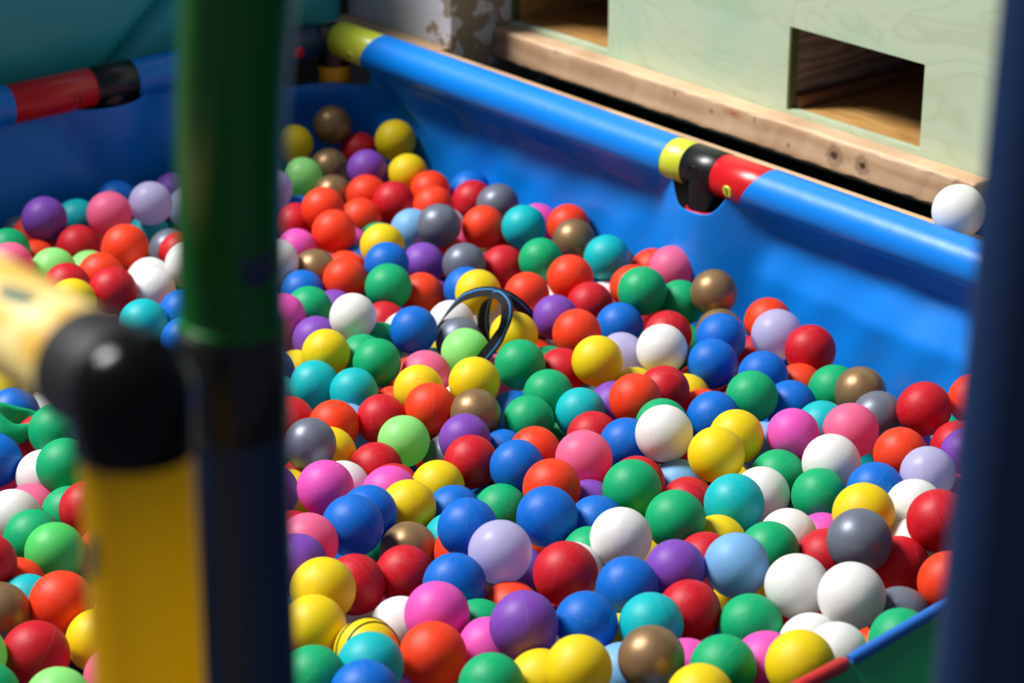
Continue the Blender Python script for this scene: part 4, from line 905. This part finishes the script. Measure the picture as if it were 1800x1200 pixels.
# buried balls
FILL = """-649,2521,384S -434,2623,395G -426,2484,396Y -646,1813,386R -430,2703,400O -555,1908,395T -671,1908,394B -939,3270,388R -395,3618,389R -165,1894,386T 205,1955,389T -290,1767,394Y -948,2865,391Y
128,1863,399V -722,2210,387R -970,2942,388M -50,1878,396R -248,2126,390B -928,3081,387W -776,2799,390M -482,3616,386B 537,2324,390G -211,1758,392G -691,2567,399B -939,2998,394O -922,3211,397G
-634,2262,392T -844,3307,388T -398,3313,399K -275,2042,397O -384,1867,399W -836,3213,396R 645,2394,396T -74,1791,388Y -84,1718,399O -153,1807,392G -774,2289,392Y -609,1980,395P -1005,3227,392W
-763,2501,385T -761,2610,391O -667,2450,398B -655,2940,393R -308,2233,387B -695,2302,394Y -717,2362,390Y -800,2673,394S -483,1760,398B -763,3010,394S -335,1927,395G -422,3690,390R 142,1935,396B
-235,1857,388T -837,2514,390M -1014,3099,395M 51,1783,397B -954,3137,388T -419,3440,397O -481,1880,396T -1022,3159,384G -820,2408,398Y -329,2094,400R -542,1807,397W -838,2923,393G -378,3125,385R
-702,2755,392T -646,2159,387W -503,2792,385R -921,2803,389T -869,3058,398G -571,2141,394B -616,2866,398T -309,2330,385R -323,2396,388B -356,1792,390G -827,2575,388T -850,2796,398T -925,3345,391B
-371,2340,398B -542,2868,388T -430,1821,397V -359,2188,400B -432,3541,388L -422,1720,390Y -724,2087,389K -754,2922,396B -394,2546,393B 577,2460,384K -781,3170,390B 644,2496,391R -87,1950,388B
-343,2483,398L -595,1739,398W -849,3391,385M 6,1737,389O -381,2740,390R -854,3121,385T 59,1920,397G 686,2452,394G -876,2979,387L -704,2653,394R -864,2690,386B -634,2366,386G -343,2636,385O
-271,1931,391B -461,2568,399B -662,2085,400S -673,1978,386G 561,2591,389S -9,1926,385R -593,1846,385R -751,2425,393W -353,1712,392B -766,3101,397Y -492,2732,391G -741,2859,396Y 543,2390,389Y
497,2260,395S -823,2854,390Y -381,2427,391G -367,2951,392W -368,3259,390S -676,3018,389G -885,2627,397K -886,2855,399B -771,2727,396T -300,1876,397W 604,2323,398S -365,3067,400R -590,2047,399S
0,1838,395O -311,1986,387M -541,1710,400G -1041,3277,393V -546,2003,391R -362,2821,384O -346,2283,400W -243,1987,384W -330,2558,392B -889,2748,391T -120,1880,345R 579,2530,348V 23,1808,341G
-304,2024,338T -761,3055,348S -988,3311,347Y -478,1920,341B -817,2466,346B -595,1925,344W -719,2714,340B 90,1969,349O -680,3061,343R -757,2343,341K -430,2559,345O -330,2138,346S -587,1799,344G
-383,2484,352B -900,3037,339Y -321,2274,343G -714,2579,340C -443,2779,341Y -984,3082,342M -832,2644,341C -670,3128,347W -412,2951,338Y -184,1942,352G -519,2932,338G -776,2854,344M -733,2802,345V
-377,2704,341O -381,3209,349R -651,2095,340R -777,3117,339M -366,3073,339Y 292,2013,352O -852,3177,341K -470,2842,348B -852,3347,337B -473,1834,346O -605,3066,343P -72,1839,345K -432,1974,347W
163,1979,346G -924,2960,343L -102,1996,346L -864,2582,338Y -269,1802,344P -582,2087,348Y -412,2224,353W -414,1906,339W -873,2784,341O -826,3016,340O -867,3241,339M -500,2026,343B 44,1900,339L
179,1900,344O -264,2077,338M -604,2017,345B -434,2450,341T -367,1945,337W 571,2331,339W 497,2230,339R -41,2001,347Y -822,2383,340Y -483,3680,349G -392,3472,344B -986,2986,337G -595,2178,350R
-439,2674,341O -910,3154,339P -165,2009,347K -619,2310,343T -665,2212,349O -690,2417,350O -737,2121,339O -658,1886,339R -464,2903,343O -173,1829,339Y -622,2987,350O -803,2525,337G -963,3190,351Y
-360,1852,339C -382,2605,345O -800,3226,340R 218,2033,341G -386,2371,343L -439,3417,341P -676,2039,347R -415,3265,343B -438,3598,344B -866,2888,341B -532,1868,352S 639,2538,338Y -289,1904,337O
-376,3373,352O -767,2242,352M -804,2761,341K -408,2843,341Y -631,2447,342K -260,2195,351S -801,2921,340T -344,2428,338Y 87,1848,349G -364,2009,344M 672,2408,340M 626,2455,344G -674,2280,339G
-667,2618,349T -741,2942,337B -787,2702,339K 26,1977,350T -686,2156,340G -1051,3238,345V -402,2292,342P 580,2405,339W 566,2625,338M 632,2361,344B -376,2899,347G -421,1802,339Y -70,1917,338T
-371,3000,347P -391,3742,344G -537,1947,341R -546,2997,339W -919,3310,340Y -717,2496,337G -439,3355,337G -307,2597,344B -967,2892,339O -475,2624,343Y -590,2914,351Y -388,2163,340T -600,2246,339V
-341,2759,338S -380,2096,337M 518,2290,338B 167,2128,331R -145,2208,340M 376,2211,327O 403,2616,340T 263,2210,331R 30,2991,327O 173,2231,327W 492,2406,338T 388,2420,329R -508,2337,332O -481,2504,341Y
-486,2096,328B -326,3544,337B -160,2095,328B 269,2542,331Y -264,2336,328S 368,2329,329S 136,2423,327B 241,2897,331O 376,2536,337V -596,3386,327R 253,2357,328T -26,2910,339M 269,2625,328Y
-605,2699,327V 336,2274,327O -882,3100,328G -407,3535,327R 59,2048,331V 539,2452,337L 522,2562,331B 63,3181,333W 480,2636,328V -1039,3145,327O -788,3402,337G -673,1956,328T 28,2158,327O 323,2095,341P
-754,3329,329O -87,2241,334K 410,2693,327Y -242,2264,338T -611,3560,330S 68,2202,340S -101,2160,327V 250,2132,337M 481,2718,334V -355,2539,337O 81,2272,332G -863,2968,327Y 3,2246,328R -5,2049,330B
461,2343,338G 387,2146,327W 340,2612,339V -532,2202,331M -789,2590,337W -619,3453,326Y -667,3510,338K 147,2681,336M 429,2766,338R 106,2584,334G -108,2061,337M 111,2354,328B -180,2299,327W
-555,3313,328R -352,3158,329Y -64,2311,327W 56,3053,330W -645,2881,327R 459,2468,336W -651,2544,327T -378,3646,328C -587,2588,332P -664,2684,335O 269,2296,342O -494,2697,327Y -225,2137,328B
95,2801,328R -343,3697,330Y -50,2098,331K -162,2436,331G -672,2355,328M -198,2360,340B 192,2296,331B -317,2685,326O 451,2572,329O -60,2735,335C 409,2278,328G -341,2212,329G -530,2860,328G
-726,3154,338W -890,2652,326M 45,2531,331R -480,3001,333B -649,2768,336B 3,2357,336Y 203,2424,328G -528,3068,329R 231,2481,328O -557,3604,335O -232,2007,327G 280,2698,333V 45,3115,328R -481,2169,328G
353,2882,332Y 287,2832,333R 157,2959,327S 104,2108,330B -683,2964,328S 152,2052,332Y -924,2845,335B -574,2370,333O 314,2474,330V -232,1884,331O -910,2713,336Y -471,2260,327R -487,2405,328T
282,2416,329G -769,2427,330B 327,2162,330Y -128,2913,335O 171,2745,326G -546,2134,328W 52,3260,332V -751,2643,330O -810,3288,327B 447,2192,332R -593,2515,330R -523,3261,334W -738,3468,332S
-60,2821,340W -708,2867,337M -576,3125,332W -431,2039,331R -296,2388,332B 101,2988,327Y 685,2485,332B -511,2756,327Y -350,3265,331R 221,2671,330K 105,1907,334O -305,2479,326O -595,1866,326B
125,2177,337G 243,1966,329T -40,2200,328R -944,3246,329T -757,2182,338W -557,3506,328R -11,1858,328R 233,3038,329G -848,2704,327V -832,2828,329Y -799,2299,330Y -118,1794,339B -729,2061,328B
-52,2925,284S -610,1945,283O -444,3396,283P -694,3196,282W -500,3426,284C -353,2296,287K -132,3484,282O 190,3202,287L -841,2565,283R -186,3199,293R 172,1956,290O -565,3260,288B 217,2105,284R
-759,3144,287G -268,3742,294G 56,3323,292C 583,2747,284G 126,2863,285R -594,2066,289T -629,2164,292V -363,2961,283S -730,3027,295T -410,2496,289V 338,2063,287M -100,1987,286W -337,3323,292R
40,2592,293T -297,3641,292L -496,3334,290T 204,2607,288R -526,3166,295W -871,3197,284K 337,2947,285M -18,2702,298R -423,3651,286O -986,3120,289K 352,2731,285B -197,2746,285K -771,2229,283T
-191,2876,288M 56,2834,293W -116,3590,283B 1,3044,292W -147,1909,293B -739,2836,295T -530,2622,297M -64,3538,287Y -51,3157,292K -391,2805,291K -94,2411,294C -543,2800,284L 202,2928,285B 151,3282,289Y
-473,2000,286M -14,1927,296G -545,2029,291G -457,3183,289M 398,2942,296Y 736,2506,293B -362,3213,284B 59,2325,296R -801,3044,283G 318,2358,290T -466,2328,283R 266,2782,294S 339,3055,285L
-445,1880,291M -137,3249,294B -825,2497,285Y 97,2156,287R -578,2976,288C -358,2652,283T -526,2480,282G -185,2470,284B -217,3023,284W 118,3058,290O -726,2381,283R 375,2796,298G -339,3485,290G
-666,2497,283V -120,2841,297K -576,2660,283Y -726,2455,285V -794,2666,289R 319,2566,293G -41,3278,283R -94,2567,297O -134,2625,290L -480,2949,286Y -556,2272,283Y 632,2603,292S -746,3417,287Y
-597,3184,291G -228,2525,297Y -356,3026,287W 678,2549,290W 115,2712,291G -267,3268,285M -925,3078,283Y -30,2624,289B -744,2542,284G -664,2729,282Y -195,3697,291Y -363,2576,287G -271,3582,292B
-179,2156,286W -732,2283,291Y 456,2902,290O 222,3100,286O -76,2989,285B -889,2753,287T 621,2396,284M -279,2777,288G -104,3127,282Y -126,2498,292B 507,2508,295Y -996,3259,296R -216,2939,289R
-412,3084,288R -630,2391,291R -231,3522,287R -790,2950,286B -515,3532,288O 35,2418,287Y -443,3284,292T 442,2421,291O -400,2204,293W -733,3275,291T -523,2377,283V -499,3637,287R 172,2520,293R
-321,3392,289Y -340,2378,289T 45,3391,293V 534,2410,287R 499,2767,286G -408,1984,282M -428,2091,288W -298,2145,290V -884,2862,288P -240,3460,285B -257,2717,282O -588,2327,289M 391,2375,283Y
-449,2734,294O 177,3019,293O -9,2474,296M -109,2341,284K -272,3170,287S -160,2389,287M -238,1938,293T -675,2824,284M -455,2880,285B 567,2680,289M -542,1871,287B -145,3415,291B 27,3222,283M
-955,3195,289G 285,2911,284K -225,3622,291K -485,2547,292R -276,3033,297B 225,2206,284W -631,3108,288G -116,2759,290O -79,1875,284C -213,2051,285P -109,3045,292T -223,3090,295V -579,2865,290W
275,3012,291Y -231,2216,289K -270,2613,288M 418,2516,286M -292,2556,285S -335,3748,290R -585,2465,291Y -424,3454,286W -210,2810,288P 701,2615,285C -182,1973,290O -44,2368,283W 346,2652,292R
503,2863,296O 83,2226,284Y 550,2309,284G -699,3470,285P 103,2485,293S 133,2274,298R -657,2002,291Y 70,2664,292B -713,2910,284Y -41,3358,294W -660,2602,287K -202,2633,285W -179,3293,296T -8,3470,298W
-360,2032,287Y 426,2826,282Y -343,1894,289G -114,2113,286W -304,2068,282R 2,2885,285Y -1022,3070,284W -293,2222,289V 35,2944,283S -655,3297,287B 212,2840,295O 113,1968,292M -804,3445,285L
108,1856,292Y -287,2288,289G -950,3019,287L -582,3044,291T -222,2382,286B 629,2689,296R -430,2409,294P 488,2359,282G 356,2490,284Y -61,3084,290G 611,2471,284K -889,3360,283C -258,2857,285R
-1058,3202,286S -279,3803,293M 716,2445,292T -144,2693,298B -126,2250,286R -365,3578,285V -301,2906,282K 110,2932,293S -369,2133,284B -723,2751,283T -164,2546,282R 272,2259,286M 64,1923,284G
-836,3254,282K -420,3724,294B -42,2271,285G 173,2374,283Y -666,3398,285W -731,2682,285O -706,3098,289W -948,2943,288P -48,2151,290O -479,3065,288B -355,3111,287Y 285,2121,285Y -27,2782,290O
44,1981,282G -477,2652,282Y -158,2957,291S -830,3110,283B 251,3173,287B -555,2556,287P 459,2229,282P 578,2569,291K 268,2032,285R 338,2429,294G -429,2614,291R 548,2806,298G -284,1870,283R
-223,2292,284B -640,2271,283R 300,3113,283G -269,3352,282Y -819,2868,283Y 466,2291,292Y -704,2173,285Y -478,2801,287B -814,2428,288V 279,2489,282G -161,3353,290G -720,2014,289B -371,2447,287O
-397,2900,285Y 148,2807,286C -601,3506,284P -267,2436,294W 63,2091,285K -648,3031,298G -395,3343,282C -292,3092,298M -958,3324,283K 138,3128,286O -43,3419,290M -555,2724,295B 180,2698,282W
-891,3286,288C -610,2807,289P -617,3349,283K -78,3212,283T -4,2093,284V -180,3564,293B -283,1999,285W -802,3342,292B 46,1853,298B -63,2505,294V -655,3547,284R -344,2850,283T -503,1947,286M
-760,2602,284T -430,2993,296V -714,3358,283K -639,3231,283B 382,3001,298V -635,2944,291S 109,2546,284L -788,2742,284C -941,2789,282Y -359,2729,284B -138,3646,296O -862,3022,291C 328,2219,286B
405,2581,285S 532,2626,286W -114,3310,289V -574,2192,288C -69,2041,289R -686,2105,291G -26,1994,289R -798,2345,282S -781,3227,282K 142,2616,293K 153,2090,284R -454,3560,286G 453,2684,282O
-461,2464,288O -403,2348,289Y -335,1964,284R -564,3568,285W -399,1924,282W 25,3154,285Y 234,2729,290R 335,2764,345B 493,2444,390O -576,3220,345G -448,3069,343R -675,3227,350W -458,3220,343G"""
def ico(sub_):
    bm = bmesh.new(); bmesh.ops.create_icosphere(bm, subdivisions=sub_, radius=.032)
    v = np.array([x.co[:] for x in bm.verts]); f = np.array([[y.index for y in x.verts] for x in bm.faces]); bm.free(); return v, f
iv, if_ = ico(3)
keys = list(BC.keys()); vs = []; fs = []; mi = []; off = 0
for t in FILL.split():
    x, y, z = int(t[:-1].split(',')[0])/1e3, int(t[:-1].split(',')[1])/1e3, int(t[:-1].split(',')[2])/1e3
    vs.append(iv+np.array([x, y, z])); fs.append(if_+off); off += len(iv); mi.append(np.full(len(if_), keys.index(t[-1])))
vs = np.concatenate(vs); fs = np.concatenate(fs); mi = np.concatenate(mi)
me = bpy.data.meshes.new('buried'); me.vertices.add(len(vs)); me.vertices.foreach_set('co', vs.ravel()); me.loops.add(fs.size); me.loops.foreach_set('vertex_index', fs.ravel().astype(np.int32))
me.polygons.add(len(fs)); me.polygons.foreach_set('loop_start', np.arange(0, fs.size, 3, dtype=np.int32)); me.update(calc_edges=True)
for k in keys: me.materials.append(FM[k] if 'FM' in globals() else BM[k])
me.polygons.foreach_set('material_index', mi.astype(np.int32)); me.polygons.foreach_set('use_smooth', [True]*len(me.polygons)); me.update()
bu_ = bpy.data.objects.new('buried_balls', me); COL.objects.link(bu_); tag(bu_, 'plastic balls of all colours buried beneath the top layer of the pit', 'balls', 'plastic balls in the ball pit', 'stuff')
# ------------------------------------------------------------------ strap
def ribbon(P, wid, th=.0012, n=70, hint=None):
    pts = smooth_path([p for p, _ in P], n); 
    m_ = len(P)-1; V = []; Fc = []; prev = None
    rows = []
    for k, p in enumerate(pts):
        t = k/n*m_; i = min(int(t), m_-1); f = t-i; wd = P[i][1].lerp(P[i+1][1], f)
        tg = (pts[min(k+1, n)]-pts[max(k-1, 0)]).normalized(); wd = (wd-tg*wd.dot(tg)).normalized(); nr = tg.cross(wd)
        rows.append((p, wd, nr))
    def strip(a, b, o0, o1, mat_i):
        s = len(V)
        for p, wd, nr in rows:
            for x, o_ in ((a, o0), (b, o0), (b, o1), (a, o1)): V.append(p+wd*wid*x+nr*o_)
        for k in range(len(rows)-1):
            for e in range(4): e2 = (e+1) % 4; Fc.append(((s+k*4+e, s+k*4+e2, s+k*4+4+e2, s+k*4+4+e), mat_i))
        Fc.append(((s, s+1, s+2, s+3), mat_i)); q = s+(len(rows)-1)*4; Fc.append(((q+3, q+2, q+1, q), mat_i))
    return V, Fc, strip
def make_ribbon(name, P, wid, parent, n=70):
    out = []
    for (a, b, t0, t1, mat, nm) in ((-.5, .5, -.0006, .0006, M_strap, name), (.14, .28, .0006, .0009, M_strapblue, 'blue_stripe'), (.14, .28, -.0009, -.0006, M_strapblue, 'blue_stripe')):
        V, Fc, strip = ribbon(P, wid, n=n); strip(a, b, t0, t1, 0)
        me = from_py(V, [f for f, _ in Fc]); out.append((nm, me, mat))
    first = link(out[0][0], out[0][1], out[0][2], parent, False)
    for nm, me, mat in out[1:]: sub(nm, me, mat, first, None, False)
    return first
def strap_mat():
    m, nt, b = base_mat('black_webbing', srgb(14, 14, 18), .85)
    tc = N(nt, 'ShaderNodeTexCoord'); wv = N(nt, 'ShaderNodeTexWave'); wv.inputs['Scale'].default_value = 900; nt.links.new(tc.outputs['Object'], wv.inputs[0])
    bu = N(nt, 'ShaderNodeBump'); bu.inputs['Strength'].default_value = .4; bu.inputs['Distance'].default_value = .0004; nt.links.new(wv.outputs['Fac'], bu.inputs['Height']); nt.links.new(bu.outputs[0], b.inputs['Normal']); return m
M_strap = strap_mat(); M_strapblue = plastic('blue_webbing', (50, 130, 200), .8)
def sp_(px, py, zc): return V3((0, 0, CZ))+ray(px, py)*zc
st = empty('webbing_strap', sp_(860, 640, 3.14)); tag(st, 'black webbing strap with blue stripe looping out of the balls', 'strap')
def RP(l): return [(sp_(a, b, c), V3(w_)) for a, b, c, w_ in l]
make_ribbon('outer_loop', RP([(762, 600, 3.26, (.5, .6, .5)), (772, 572, 3.245, (.5, .6, .5)), (790, 545, 3.235, (.35, .8, .45)), (815, 522, 3.22, (.2, .85, .5)), (850, 512, 3.21, (.1, .85, .55)), (884, 517, 3.21, (.3, .75, .55)),
    (912, 535, 3.225, (.6, .55, .5)), (936, 562, 3.25, (.7, .5, .3)), (952, 592, 3.27, (.7, .5, .2)), (972, 618, 3.28, (.7, .5, .2))]), .0155, st, 90)
make_ribbon('inner_loop', RP([(836, 650, 3.085, (.85, .1, -.45)), (848, 630, 3.09, (.85, .1, -.45)), (866, 608, 3.10, (.85, .1, -.45)), (881, 585, 3.115, (.6, .6, -.2)), (890, 560, 3.12, (.75, .5, 0)), (891, 536, 3.13, (.8, .45, .1)),
    (880, 519, 3.15, (.6, .6, .5)), (867, 516, 3.17, (.3, .8, .5)), (856, 530, 3.19, (.8, .5, .2)), (850, 556, 3.205, (.9, .3, .1)), (852, 585, 3.22, (.9, .2, .1)), (864, 612, 3.24, (.9, .2, .1))]), .0155, st, 90)
